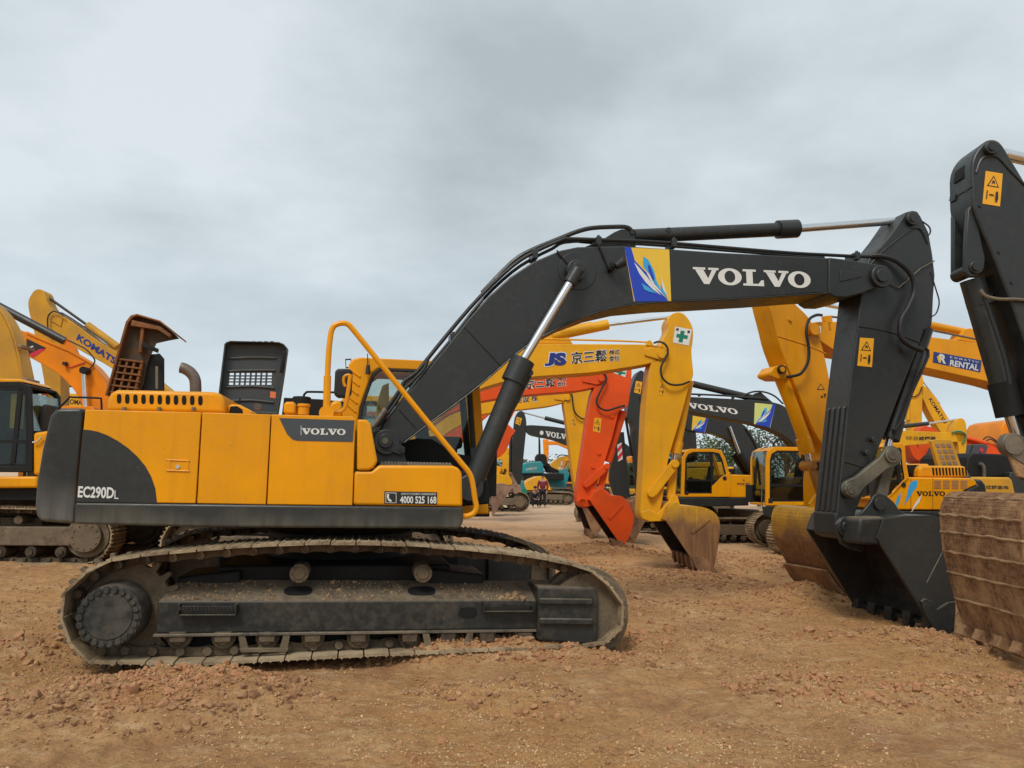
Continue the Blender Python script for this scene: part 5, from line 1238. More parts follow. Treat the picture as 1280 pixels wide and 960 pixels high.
F.pin('round_vent', (1130,606), 3, -.02, 0, BLK, sidem)
hd = F.slab('engine_hood', [(1148,597),(1149,586),(1153,582),(1205,582.5),(1210,585),(1212,597)], .35, 1.6, YEL, .05, seg=3)
bm = BM()
for i in range(11):
    x_ = 1165+i*4.1; prism(bm, F.c([(x_,584.5),(x_+2,584.5),(x_+3,594),(x_+1,594)], .35), .342, .353)
obj('hood_slots', bm, BLKM, hd)
F.slab('air_filter', [(1140,597),(1140,592),(1136.5,591),(1136.5,581),(1149,581),(1149,591),(1145.5,592),(1145.5,597)], .5, .8, BLKM, .015)
lid2 = F.slab('raised_hood_lid', [(1164,551),(1168,549.5),(1188,549.8),(1191,552),(1202,584),(1173,584)], 1.5, 1.6, YEL3, .01)
bm = BM()
for j in range(4):
    for i in range(3):
        x_ = 1168.5+i*7+j*2.6; y_ = 554.5+j*7.2; prism(bm, F.c([(x_,y_),(x_+5,y_),(x_+6.6,y_+5),(x_+1.6,y_+5)], 1.5), 1.49, 1.502)
obj('lid_recess', bm, BROWN, lid2, .002)
co17 = F.c([(1104,626),(1104,570),(1106,558),(1112,554),(1128,554),(1131.5,557),(1132.5,575),(1137,600),(1124,612),(1114,622)], 0)
cabin(F, co17, None, .0, 1.0, YEL, s=-1, glass=GLASSD, seatk=.8)

# ---- E18 : pale orange tail with characters and dark machine behind
F = Frame(1243, 20.5, 8, 'excavator', 'pale orange counterweight with black characters, seen above the clay-crusted bucket', 'excavator', zo=-.3)
crawler(F, 0, vc=1.35)
b_ = F.slab('counterweight', [(1214,625),(1214,596),(1262,596.5),(1266,600),(1271,622),(1270,626)], 0, 2.6, YEL3, .06, seg=3)
F.text('成鋼業株', (1232,611.5), (1261,612), (1232,606.5), -.006, BLKT, b_, bold=.01)
F.slab('engine_housing', [(1208,596),(1210,572),(1216,566),(1262,568),(1272,574),(1276,596)], .4, 2.4, BLKM, .05, seg=3)
F.hose('exhaust_pipe', [(1230,596),(1230,586),(1228,581),(1224.5,579)], .3, 2., STEEL, k=3)
F.slab('cab_shell', [(1262,600),(1263,590),(1300,590),(1300,640),(1272,640)], .2, 1.2, GRY, .03)

# ---- E12 : yellow boom with characters, facing right
F = Frame(1118, 24, 4, 'excavator', 'yellow excavator facing right, black characters on its level boom, above the open hood', 'excavator', zo=-.2)
crawler(F, -1.6); house(F, -1.6, 1, YEL2, k=.8)
n0, n1 = -.2, .2
b_ = F.slab('boom', [(1086,600),(1084,580),(1100,548),(1112,540),(1128,538),(1170,540),(1204,541),(1209,545),(1207,552),(1192,552.5),(1160,555),(1130,557),(1118,562),(1100,590)], n0, n1, YEL2)
F.text('日威鋼業', (1142,550.5), (1170,550.5), (1142,545.5), n0-.006, BLKT, b_, bold=.02); F.text('株式會社', (1132.5,550), (1140.5,550), (1132.5,545), n0-.006, BLKT, b_)
F.rod('arm_cylinder', (1118,534), (1160,529.5), 0, 2.6, GRY, b_); F.rod('piston_rod', (1160,529.5), (1196,524.5), 0, 1.3, CHROME, b_)
A_ = F.slab('arm', [(1192,540),(1196,524),(1203,522),(1208,528),(1209,552),(1206,575),(1204,600),(1198,600),(1199,560),(1196,548)], n0, n1, YEL2); F.hose('arm_hose', [(1190,541),(1198,539),(1206,542),(1207,548),(1203,554)], n0-.05, 1, GRN, A_)
kp = F.c([(1198,600),(1208,598),(1218,606),(1220,622),(1210,636)], -.5); bucket(F, 'bucket', kp, -.5, .5, RUSTB)
# ---- E11 : far boom with slanting letters
F = Frame(1240, 30, 4, 'excavator', 'distant yellow excavator with its slanting boom raised high against the sky', 'excavator', zo=-.2)
crawler(F, 0); house(F, 0, -1, YEL2)
b_ = F.slab('boom', [(1150,484),(1154,481),(1160,486),(1170,496),(1178,511),(1189,528),(1200,545),(1214,570),(1222,590),(1212,594),(1200,580),(1185,552),(1172,534),(1160,512),(1152,494)], n0, n1, YEL2)
F.text('KOMATSU', (1160.5,499), (1180,530), (1164.5,497), n0-.006, BLKT, b_, bold=.02)
A_ = F.slab('arm', [(1136,478),(1140,466),(1146,460),(1153,466),(1155,482),(1153,500),(1152,560),(1150,590),(1142,590),(1140,560),(1138,500)], n0, n1, YEL2)
F.rod('bucket_cylinder', (1136.5,492), (1135.5,525), -.05, 2, YEL2, A_); F.hose('arm_hose', [(1136,493),(1142,496),(1149,492),(1152,484)], n0-.05, .7, BLK, A_)
F.rod('piston_rod', (1153,476), (1175,505), 0, .9, CHROME, b_)
kp = F.c([(1150,590),(1142,588),(1134,594),(1132,608),(1138,620)], -.5); bucket(F, 'bucket', kp, -.5, .5, RUSTB)
# ---- E13 : orange piece, E14 : red boom
F = Frame(1230, 27, 3, 'excavator', 'vermilion excavator whose low boom and orange arm show behind the open hood', 'excavator', zo=-.2)
crawler(F, .9); house(F, .9, -1, RED, k=.85)
b_ = F.slab('boom', [(1150,548),(1154,534),(1166,533),(1172,540),(1210,548),(1236,553),(1254,560),(1260,575),(1262,592),(1250,592),(1240,576),(1220,566),(1200,562),(1172,560)], n0, n1, RED)
A_ = F.slab('arm', [(1148,542),(1152,533),(1162,532),(1168,540),(1169,570),(1165,600),(1156,604),(1152,585),(1148,560)], n0-.02, n1+.02, RED)
c1 = F.rod('boom_cylinder', (1206,547), (1232,554), -.3, 3, RED, b_); F.hose('hose_line', [(1226,553),(1234,546),(1244,550),(1252,560)], -.3, .8, BLK, b_); F.hose('hose_line', [(1230,553),(1238,549),(1246,554)], -.3, .8, BLK, b_)
kp = F.c([(1162,580),(1152,577),(1143,572),(1138,562),(1136,554),(1142,552)], -.5); bucket(F, 'bucket', kp[::-1], -.5, .5, RED)
F = Frame(1205, 25, 3, 'excavator', 'grey-panelled machine with a red and white striped bar, beside the raised yellow grille', 'excavator', zo=-.2)
b_ = F.slab('engine_cover', [(1184,596),(1194,568),(1200,556),(1230,555),(1236,558),(1226,584),(1222,598)], 0, 2.4, SLATE, .03); F.slab('panel_seam', [(1206,582),(1216,556),(1217,556),(1207,582)], -.01, 0, BLKM, 0, b_)
for i in range(5): F.decal('striped_bar', [([(1226-i*4.4,559+i*7),(1230-i*4.4,562+i*7),(1228-i*4.4,566+i*7),(1223.5-i*4.4,563+i*7)], 0)], -.02, [WHITE if i % 2 else REDS], b_)
crawler(F, .3, vc=1.3)
# ---- E19: orange counterweight peeping at right edge
F = Frame(1262, 30, 0, 'excavator', 'orange machine corner peeping out left of the near charcoal arm, at the right edge', 'excavator', zo=0)
b_ = F.slab('counterweight', [(1252,556),(1252,534),(1256,527),(1264,524),(1290,524),(1296,530),(1296,556)], 0, 2.4, ORG, .06, seg=3)
F.slab('cab_shell', [(1254,556),(1290,556),(1292,640),(1258,640)], .2, 2.2, YEL2, .05); crawler(F, .8, vc=1.2)

# ---- left group ----------------------------------------------------
# E20 : yellow, black cab
F = Frame(30, 14.2, 6, 'excavator', 'yellow excavator facing left with a black-framed cab, cut by the left edge', 'excavator', zo=-.02)
crawler(F, .0, vc=0, L=4.6)
F.slab('deck_edge', [(-120,596),(46,595.5),(47,610),(-120,611)], -1.45, 1.4, YEL, .04, seg=3)
F.slab('deck', [(-120,609),(47,609),(150,612),(150,626),(-120,626)], -1.3, 1.3, BLKM, .02)
F.slab('engine_housing', [(41,594),(41,541),(62,538),(150,540),(205,545),(205,596)], -1.4, 1.4, YEL, .05, seg=3)
co20 = F.c([(-24,590),(-26,520),(-22,490),(-12,477),(24,477),(34,481),(39,488),(41,541),(41,590)], -1.4)
sh = cabin(F, co20, None, -1.4, -.35, BLKM, s=-1, glass=GLASSD)
F.slab('roof_cap', [(-20,478),(-12,473),(26,473.5),(31,478)], -1.38, -.4, YEL, .02, sh); F.slab('rear_panel', [(37,541),(41.5,541),(41.5,590),(37,590)], -1.38, -.37, YEL, .01, sh)
bm = BM(); q0, q1 = F.p(39.5,488,-1.4), F.p(41,538,-1.4); prism(bm, [(q0.x-.02,q0.z-.05),(q0.x-.014,q0.z-.05),(q1.x-.014,q1.z),(q1.x-.02,q1.z)], -1.36, -.4); obj('rear_glass', bm, GLASSD, sh)
F.slab('yellow_window_panel', [(14,492),(30,493),(28,536),(12,535)], -1.28, -1.26, TAN, 0, sh); F.slab('yellow_door_panel', [(9,551),(21,547),(22,572),(17,582),(7,586)], -1.28, -1.26, TAN, 0, sh); F.slab('cab_shade_panel', [(-24,585),(-24,490),(-10,482),(30,484),(30,585)], -1.1, -.9, INNER_SHADE, 0, sh)  # yellow panels behind the glass; black panel added to darken the cab
b_ = F.slab('boom', [(28,478),(20,440),(14,418),(4,397),(-4,386),(-16,375),(-60,350),(-200,330),(-330,330),(-330,372),(-200,380),(-100,410),(-60,440),(-40,478),(-36,560),(20,590),(50,560)], -.25, .25, YEL3, .02)
for i in range(3): F.hose('boom_pipe', [(29,480),(26,462),(21.5,437),(15.5,416.5),(6,396),(-3,384),(-15,373),(-60,348)], -.24+.16*i, 1.3, YEL3, b_, k=2)
F.slab('arm', [(-352,320),(-330,312),(-305,326),(-292,380),(-300,480),(-318,620),(-330,650),(-344,640),(-352,560),(-362,400)], -.22, .22, YEL3, .02)
kp = F.c([(-330,640),(-300,636),(-286,650),(-284,668),(-296,690)], -.6); bucket(F, 'bucket', kp, -.6, .6, RUSTB)
for c in ((21,432),(27,474)): 
    q = F.p(*c, -.3); bm = BM(); box(bm, q.x-.0, q.x+.07, -.28, .22, q.z-.03, q.z+.03); obj('pipe_clamp', bm, BROWN, b_, .006)
F.hose('grab_rail', [(41,553),(47,552),(52,546)], -1.45, 1.2, CHROME, sh, k=2)
# E21 : orange boom with dark and red arrow
F = Frame(150, 18, 5, 'excavator', 'orange excavator boom with a black and red arrow mark, dark cylinder above it', 'excavator')
crawler(F, .0); house(F, 0, -1, ORG)
n0, n1 = -.24, .24
b_ = F.slab('boom', [(-60,384),(0,404),(33,415),(85,437),(115,455),(133,478),(136,500),(138,540),(128,566),(116,562),(112,530),(103,508),(95,490),(75,468),(38,447),(0,432),(-60,412)], n0, n1, ORG, .015)
F.decal('arrow_mark', [([(33,423),(58,435),(54,436.5),(37,445),(33,446)], 0), ([(36,443),(50,436),(57,436.5),(43,446),(41,447)], 1), ([(34,435),(41,432),(42,433.2),(35,437)], 2)], n0-.005, [BLKT, REDS, WHITE], b_)
F.slab('edge_strip', [(33,414),(85,436),(116,454.5),(134,477),(136,479),(117,457),(86,439.5),(33,417)], n0-.03, n0, ORG, .004, b_)
F.rod('arm_cylinder', (-24,371), (82,427), .0, 5, GRY, b_, n=20); F.slab('cylinder_bracket', [(76,436),(78,425),(86,422),(92,432),(98,446)], -.05, .1, ORG, .006, b_)
F.slab('work_lamp', [(77.5,452),(82.5,452),(82.5,456),(77.5,456)], n0-.12, n0-.02, BLK, .006, b_); F.hose('lamp_cable', [(82,457),(88,459),(95,456.5),(106,453)], n0-.02, .6, REDS, b_); F.hose('lamp_cable', [(84,425),(95,430),(108,437),(118,449),(117,455),(112,461)], n0-.04, .9, BLK, b_)
c_ = F.rod('piston_rod', (104.3,466), (107,512), n0-.15, 2.4, CHROME, b_); F.pin('rod_eye', (103.5,462.5), 4.5, n0-.25, n0-.02, BLKM, c_)
# E22 : raised arm behind
F = Frame(296, 21, 4, 'excavator', 'yellow excavator with navy capitals on its steep boom, arm tip highest at left', 'excavator')
crawler(F, .0); house(F, 0, -1, YEL3)
b_ = F.slab('boom', [(60,392),(66,388.5),(82,397),(103,412),(120,425),(147,441),(190,470),(240,510),(275,548),(280,575),(266,580),(250,560),(215,520),(170,482),(135,457),(100,438),(72,420),(60,406)], n0, n1, YEL3, .015)
F.text('KOMATSU', (95,424.5), (151,461), (98.5,417), n0-.006, BLUT, b_, bold=.04)
A_ = F.slab('arm', [(40,366),(44,362),(49,361),(54,363),(57,370),(59,379),(66,389),(76,400),(77,420),(76,460),(76,500),(76,560),(60,562),(58,500),(54,470),(48,440),(40,404),(36,390),(34.5,376)], n0+.02, n1+.02, YEL3, .015)
c_ = F.rod('arm_cylinder', (109,406.5), (147,434), .0, 4.8, YEL3, b_); F.rod('piston_rod', (58,370), (110,407), .0, 1.6, GRYD, c_); F.slab('cylinder_bracket', [(140,440),(146,430),(156,436),(165,452)], -.05, .1, YEL3, .006, b_)
for o_ in (0, 1.6): F.hose('boom_pipe', [(64,392-o_),(78,393-o_),(103,409-o_),(135,430-o_)], n0+.15, .9, BLK if o_ else STEEL, b_, k=2)
F.hose('arm_hose', [(80,395),(68,389),(60,396),(60,412),(62,420)], n0-.1, .9, BLK, A_); F.slab('tip_plate', [(62,392),(78,398),(76,408),(62,400)], n0-.03, n0, YEL3, .006, b_)
F.slab('number_plate', [(50,480),(56,482),(58,494),(52,494)], n0-.02, n0+.02, RED, .004, A_)
kp = F.c([(76,560),(60,556),(50,566),(48,590),(60,610)], -.5); bucket(F, 'bucket', kp, -.5, .5, RUSTB)
# E23
F = Frame(250, 27, 4, 'excavator', 'yellow excavator whose low boom with black capitals shows under the orange boom', 'excavator')
crawler(F, .0); house(F, 0, -1, YEL2)
b_ = F.slab('boom', [(66,494),(72,492),(110,492),(150,498),(190,520),(220,560),(228,580),(214,580),(190,550),(160,525),(120,514),(80,512),(68,506)], n0, n1, YEL2, .012)
F.text('KOMATSU', (83,505), (114,507), (83,498.5), n0-.006, BLKT, b_, bold=.03)
F.rod('arm_cylinder', (78,482), (130,485), 0, 1.6, GRY, b_)
F.slab('arm', [(62,486),(68,480),(80,490),(80,505),(76,540),(78,590),(70,590),(66,540)], n0, n1, YEL2, .01)

# ---- middle distance ----------------------------------------------
F = Frame(560, 26, 3, 'excavator', 'vermilion excavator with its bucket lifted, seen between cab and brown bucket', 'excavator')
crawler(F, -1.8); house(F, -1.8, 1, RED, k=.9)
b_ = F.slab('boom', [(520,590),(530,570),(560,530),(590,500),(625,486),(644,492),(648,500),(640,508),(618,512),(600,528),(570,562),(545,592)], n0, n1, RED); A_ = F.slab('arm', [(634,494),(646,492),(650,502),(634,532),(622,548),(612,552),(608,546),(620,524)], n0-.02, n1+.02, RED)
kp = F.c([(636,531),(643,540),(639,546),(636,556),(629,568),(616,574),(606,575),(604,560)], -.5); bucket(F, 'bucket', kp, -.5, .5, RED); F.slab('hinge_plate', [(608,548),(614,536),(622,538),(624,552),(616,562)], -.3, -.2, RED, .004)
F.rod('bucket_cylinder', (628,527), (643,540), -.3, 2, RED, A_)

F = Frame(604, 36, 3, 'excavator', 'distant yellow excavator arm with tiny capitals, right beside the near cab edge', 'excavator')
crawler(F, 0); house(F, 0, 1, YEL2)
b_ = F.slab('boom', [(585,590),(590,575),(604,564),(626,568),(628,574),(612,576),(600,586),(594,594)], n0, n1, YEL2); F.text('KOMATSU', (610,579), (626,583.5), (610.5,576.5), n0-.01, BLKT, b_, bold=.02)
A_ = F.slab('arm', [(626,566),(628,560),(633,558),(636,562),(636,602),(626,606),(621,604),(625,588),(629,580)], n0, n1, YEL2); F.slab('counterweight', [(601,585),(603,577),(628,584),(620,604),(602,606)], -.8, .8, YEL2, .05)
F.rod('bucket_cylinder', (632,586), (625,604), n0-.05, 1.2, GRY, A_)
F = Frame(660, 50, 4, 'excavator', 'teal excavator with a bright body and boom, standing behind the person', 'excavator')
crawler(F, .9, w=.7); GG = F
b_ = F.slab('engine_housing', [(652,592),(653,580),(659,577.5),(676,576.5),(679,580),(680,592)], -1.2, 1.2, TEAL, .08, seg=3); F.text('kobelco'.upper(), (657.5,588), (671,586), (657.5,585.5), -1.21, WHITE, b_)
F.slab('deck', [(652,592),(705,592),(705,600),(655,600)], -1.1, 1.1, BLKM, .03)
F.slab('cab_shell', [(670,583),(670,571),(673,567),(681,567.5),(684,572),(684,584)], -1, .0, BLKM, .08)
c_ = F.slab('boom', [(680,596),(686,592),(700,612),(706,622),(700,626),(690,612)], -.3, .2, TEAL, .03); F.slab('boom_link', [(690,600),(698,588),(708,585),(712,592),(708,606),(704,620),(698,612)], -.2, .2, TEAL, .03)
F.slab('boom_guard', [(679,582),(684,578),(690,584),(699,588),(694,591),(684,590)], -.4, .3, BLKM, .03); F.rod('mast', (674.5,550), (675,568), -.4, .9, BLKM)
F = Frame(668, 45.5, 4, 'excavator', 'small yellow-bodied machine with a rounded tail directly left of the person', 'excavator')
b_ = F.slab('counterweight', [(652,609),(654,605),(663,599),(672,595.5),(680,595),(684,600),(689,612),(688,613),(653,613)], -1.1, 1.1, YEL2, .1, seg=3); crawler(F, .6, L=3.4, h=.75, half=1.2, w=.5); F.slab('deck', [(652,613),(690,613.5),(690,617),(654,617)], -1., 1., BLKM, .02)
F = Frame(654, 41.5, 4, 'breaker_attachment', 'small teal hydraulic breaker hanging beside the brown bucket', 'attachment', 'loose attachments')
b_ = F.slab('body', [(650,604),(653,600),(655,602),(656,608),(659,613),(656,620),(653,627),(651,622),(652,616),(649,610)], -.15, .15, TEAL, .03); F.slab('lower_plate', [(652,612),(656,610),(659,616),(655,624),(652,618)], -.18, -.15, GRN, .02, b_)
F = Frame(700, 66, 4, 'excavator', 'far yellow excavator with an arched boom low against the sky', 'excavator')
b_ = F.slab('boom', [(686,586),(690,578),(700,571),(710,569.5),(722,571),(726,580),(720,590),(690,591)], -.4, .4, YEL3, .05); F.hose('hose_line', [(696,572),(700,569),(706,569),(712,570),(720,569)], -.4, .7, BLK, b_); F.slab('counterweight', [(697,589),(710,586),(722,584),(728,600),(700,602)], -1, 1, GRY, .08); F.text('VOLVO', (698,586.5), (707,584.5), (698,584), -1.01, WHITE, b_, slab=True); crawler(F, .6)
F = Frame(683, 58, 4, 'excavator', 'far amber excavator arm hanging straight down above the teal machine', 'excavator')
b_ = F.slab('arm', [(679,549),(685.5,549),(686,560),(685,582),(681,582)], -.2, .2, ORG, .03); F.slab('boom', [(679,551),(700,552),(715,556),(735,575),(730,580),(712,562),(698,556),(684,556)], -.22, .22, ORG, .03, b_); crawler(F, 2.6); house(F, 2.6, -1, ORG)
# machine at (795,610)
F = Frame(792, 26, 4, 'excavator', 'yellow machine with an open dark green cab, glimpsed beyond the yellow arm', 'excavator', zo=-.1)
F.slab('deck_edge', [(780,611),(822,611),(822,617),(780,617)], -1.2, 1.2, YEL2, .03); F.slab('boom', [(785,575),(788,570),(796,569),(803,573),(806,580),(790,581),(786,583)], -.3, .3, ORG, .04)
cabin(F, F.c([(783,611),(783,582),(787,578),(806,578),(808,582),(808,611)], -1.1), None, -1.1, -.1, paint('bottle green paint', (.03,.06,.03)), s=-1, glass=GLASSD, seatk=.7); crawler(F, .3)

# ================================================================== people
def skin_fig(name, chain, edges, rad, m, parent=None, sub=2):
    me = bpy.data.meshes.new(name); me.from_pydata(chain, edges, []); o = bpy.data.objects.new(name, me); COL.objects.link(o)
    o.modifiers.new('skin', 'SKIN'); sk_ = me.skin_vertices[0].data
    for i, r in enumerate(rad): sk_[i].radius = (r if isinstance(r, tuple) else (r, r))
    sk_[0].use_root = True
    s_ = o.modifiers.new('sub', 'SUBSURF'); s_.levels = s_.render_levels = sub
    dg = bpy.context.evaluated_depsgraph_get(); me2 = bpy.data.meshes.new_from_object(o.evaluated_get(dg)); o.modifiers.clear(); o.data = me2; me2.materials.clear(); me2.materials.append(m)
    me2.polygons.foreach_set('use_smooth', [True]*len(me2.polygons))
    if parent: o.parent = parent
    return o
SKINM = plain('skin', (.42,.23,.15), .6); HAIR = plain('black hair', (.012,.01,.01), .8); MAROON = plain('maroon jacket', (.17,.012,.025), .8); TROU = plain('dark trousers', (.015,.016,.022), .85); DCOAT = plain('black coat', (.012,.012,.014), .85)
def person(px, Z, yaw, lab, top, crouch=False, group='people in the yard'):
    d = ray(px, 600); g = Vector((d.x/d.y*Z, Z, 0)); g.z = float(gh_flat(g.x, g.y))
    body = None
    if not crouch:
        V = [(0,0,.95),(0,.0,1.15),(0,.0,1.40),(0,.01,1.50),(0,.0,1.60),(0,.0,1.70), (.10,0,.90),(.12,.02,.5),(.12,-.02,.07),(.13,.14,.04), (-.10,0,.90),(-.11,.0,.5),(-.13,-.03,.07),(-.13,.12,.04),
             (.19,0,1.40),(.27,-.02,1.12),(.24,.12,.90),(.24,.17,.83), (-.19,0,1.40),(-.27,-.02,1.12),(-.24,.12,.90),(-.24,.17,.83)]
        E = [(0,1),(1,2),(2,3),(3,4),(4,5),(0,6),(6,7),(7,8),(8,9),(0,10),(10,11),(11,12),(12,13),(2,14),(14,15),(15,16),(16,17),(2,18),(18,19),(19,20),(20,21)]
        Rr = [(.15,.11),(.15,.11),(.15,.10),.055,.085,.08,.095,.065,.045,.035,.095,.065,.045,.035,.06,.048,.035,.035,.06,.048,.035,.035]
    else:
        V = [(0,-.05,.34),(0,.03,.55),(0,.14,.80),(0,.2,.90),(0,.24,.99),(0,.25,1.08), (.12,.0,.32),(.17,.38,.50),(.14,.28,.08),(.14,.42,.04), (-.12,.0,.32),(-.17,.38,.50),(-.14,.28,.08),(-.14,.42,.04),
             (.19,.15,.78),(.24,.3,.56),(.14,.46,.48),(.10,.53,.46), (-.19,.15,.78),(-.24,.3,.56),(-.14,.46,.48),(-.10,.53,.46)]
        E = [(0,1),(1,2),(2,3),(3,4),(4,5),(0,6),(6,7),(7,8),(8,9),(0,10),(10,11),(11,12),(12,13),(2,14),(14,15),(15,16),(16,17),(2,18),(18,19),(19,20),(20,21)]
        Rr = [(.16,.13),(.16,.12),(.16,.11),.055,.085,.08,.09,.065,.045,.035,.09,.065,.045,.035,.06,.048,.035,.035,.06,.048,.035,.035]
    b = skin_fig('person', V, E, [tuple(x*.78 for x in r_) if isinstance(r_, tuple) else r_*(.8 if i_ in (6,7,8,10,11,12,14,15,16,18,19,20) else 1) for i_, r_ in enumerate(Rr)], SKINM); b.location = g; b.rotation_euler = (0,0,radians(yaw)); label(b, lab, 'person', group)
    def sub(name, idx, grow, m):
        mp_ = {j: i for i, j in enumerate(idx)}; ee = [(mp_[a], mp_[c]) for a, c in E if a in mp_ and c in mp_]
        rr_ = [tuple(x+grow for x in (r if isinstance(r, tuple) else (r, r))) for r in [Rr[j] for j in idx]]
        return skin_fig(name, [V[j] for j in idx], ee, rr_, m, b)
    sub('jacket', [0,1,2,14,15,16,18,19,20], .018, top); sub('trousers', [0,6,7,8,10,11,12], .014, TROU); 
    bm = BM(); bmesh.ops.create_uvsphere(bm, u_segments=16, v_segments=10, radius=.098, matrix=Matrix.Translation(Vector(V[5])+Vector((0,-.012,-.01))) @ Matrix.Diagonal((.95,1.08,.9,1))); bmesh.ops.delete(bm, geom=[v for v in bm.verts if v.co.z < V[5][2]-.05 and v.co.y > V[5][1]-.02], context='VERTS'); obj('hair', bm, HAIR, b)
    bm = BM(); h = Vector(V[4])+Vector((0,.085,.05))
    for sx in (-.032, .032): bmesh.ops.create_uvsphere(bm, u_segments=8, v_segments=6, radius=.010, matrix=Matrix.Translation(h+Vector((sx,.0,.02))))
    obj('eyes', bm, HAIR, b); bm = BM(); cyl(bm, h+Vector((0,-.01,.015)), h+Vector((0,.025,-.02)), .009, .014, n=8); obj('nose', bm, SKINM, b)
    for sx in (-1, 1):
        j = 17 if sx > 0 else 21; hp = Vector(V[j]); dv = (hp-Vector(V[j-1])).normalized()
        for f_ in range(4):
            bm = BM(); p_ = hp+Vector((sx*.0,0,0))+dv*.02+Vector(((f_-1.5)*.018,0,0)); tube(bm, [p_, p_+dv*(.045+.006*(f_ in (1,2))), p_+dv*.06+Vector((0,.0,-.02))], .009, 6, 2); obj('finger', bm, SKINM, b)
        bm = BM(); p_ = hp+Vector((-sx*.03,0,0)); tube(bm, [p_, p_+dv*.03+Vector((-sx*.02,0,0)), p_+dv*.05+Vector((-sx*.02,0,-.005))], .010, 6, 2); obj('thumb', bm, SKINM, b)
    return b
def gh_flat(x, y): return 0.
person(678.5, 40.5, 170, 'person in a maroon jacket and dark trousers standing with back to the camera', MAROON)
person(667, 40.2, 200, 'crouching person in black beside the one in the maroon jacket', DCOAT, crouch=True)

# ================================================================== trees
LEAF1 = muddy('leaf green', (.045,.085,.022), (.022,.045,.014), (.075,.12,.035), 3, .7, .1)
LEAF2 = muddy('grey green leaf', (.06,.085,.045), (.03,.05,.025), (.085,.11,.06), 3, .7, .1)
BARK = muddy('bark', (.11,.08,.055), (.06,.045,.03), (.14,.11,.08), 6, .9, .5)
def tree(px, Z, h, wd, lab, m, seed, base=.15, cat='tree', nl=900, leaf=.16, group='trees beyond the yard'):
    rn = random.Random(seed); d = ray(px, 600); g = Vector((d.x/d.y*Z, Z, -.1))
    t = bpy.data.objects.new('tree', None); COL.objects.link(t); t.location = g; label(t, lab, cat, group)
    bm = BM(); top = Vector((rn.uniform(-.2,.2), 0, h*.8)); tube(bm, [(0,0,-.1),(rn.uniform(-.1,.1),0,h*.3),top*.7,top], h*.02+.04, 8, 3)
    clumps = []
    for i in range(16):
        z = h*(base+(.95-base)*rn.random()**.8); r = wd*.5*(1-((z/h-.5)/.62)**2)*rn.uniform(.45,1); a = rn.random()*6.28
        c = Vector((cos(a)*r, sin(a)*r, z)); clumps.append((c, wd*rn.uniform(.12,.24)))
        tube(bm, [(0,0,z*.6), tuple(c*.5+Vector((0,0,z*.35))), tuple(c)], .03+h*.004, 5, 2)
    obj('trunk', bm, BARK, t)
    bm = BM()
    for c, r in clumps:
        for k in range(nl//16):
            v = Vector((rn.gauss(0,1), rn.gauss(0,1), rn.gauss(0,.8))).normalized()*r*rn.random()**.4*1.25; p = c+v; s_ = leaf*rn.uniform(.6,1.4)
            a_ = Vector((rn.uniform(-1,1), rn.uniform(-1,1), rn.uniform(-.6,.6))).normalized(); x, y = frame_of(a_)
            bm.faces.new([bm.verts.new(p+x*s_*.5), bm.verts.new(p+y*s_*.3), bm.verts.new(p-x*s_*.5), bm.verts.new(p-y*s_*.3)])
    obj('crown', bm, m, t)
tree(887, 48, 4.6, 4.6, 'bushy green tree behind the fully seen cab', LEAF1, 1, nl=2600, leaf=.15)
tree(862, 52, 4.4, 4.0, 'green tree between the yellow arm and the emblem boom', LEAF1, 2, nl=2200, leaf=.15)
tree(915, 50, 4.2, 4.2, 'green tree behind the second charcoal boom', LEAF1, 3, nl=2400, leaf=.15)
tree(985, 50, 5.4, 5.0, 'green tree rising behind the cab with the roof hoop', LEAF1, 4, nl=2600, leaf=.15)
tree(948, 54, 5.6, 4.0, 'green tree between the two orange-yellow cabs', LEAF2, 5, nl=2200, leaf=.15)
for i, (px, Z, h, w_, lb) in enumerate(((656,110,4.2,3.2,'slim pale tree above the teal machine, left one'),(666,112,3.9,2.6,'slim pale tree above the teal machine, right one'),(608,70,3.0,6.,'low bushy tree beside the near cab edge'),(622,74,2.8,5.,'low bushy tree left of the brown bucket'),
        (700,90,3.2,7.,'low tree behind the arched yellow boom'),(780,80,3.4,6.,'low tree behind the striped reflector'),(812,85,3.6,6.,'low tree behind the open dark green cab'),(170,70,2.6,6.,'low tree under the dark skirt at left'),(1120,80,3.2,7,'low tree behind the blue feather machine'),(1260,80,3.0,7,'low tree behind the pale orange tail'))):
    tree(px, Z, h, w_, lb, LEAF2, 20+i, base=.1, nl=900, leaf=.3)
# ================================================================== ground
rng = np.random.default_rng(11)
_perm = rng.permutation(512)
def vnoise(x, y, seed=0):
    xi = np.floor(x).astype(int); yi = np.floor(y).astype(int); xf = x-xi; yf = y-yi
    def h(a, b): return (np.sin(a*127.1+b*311.7+seed*74.7)*43758.5453) % 1.0
    u = xf*xf*(3-2*xf); v = yf*yf*(3-2*yf)
    a = h(xi, yi); b = h(xi+1, yi); c = h(xi, yi+1); d = h(xi+1, yi+1)
    return (a+(b-a)*u)*(1-v)+(c+(d-c)*u)*v
def fbm(x, y, sc, o, seed, gain=.5):
    r = 0; a = 1; t = 0
    for i in range(o):
        r = r+a*vnoise(x*sc*2**i+i*17.3, y*sc*2**i-i*9.1, seed+i); t += a; a *= gain
    return r/t-.5
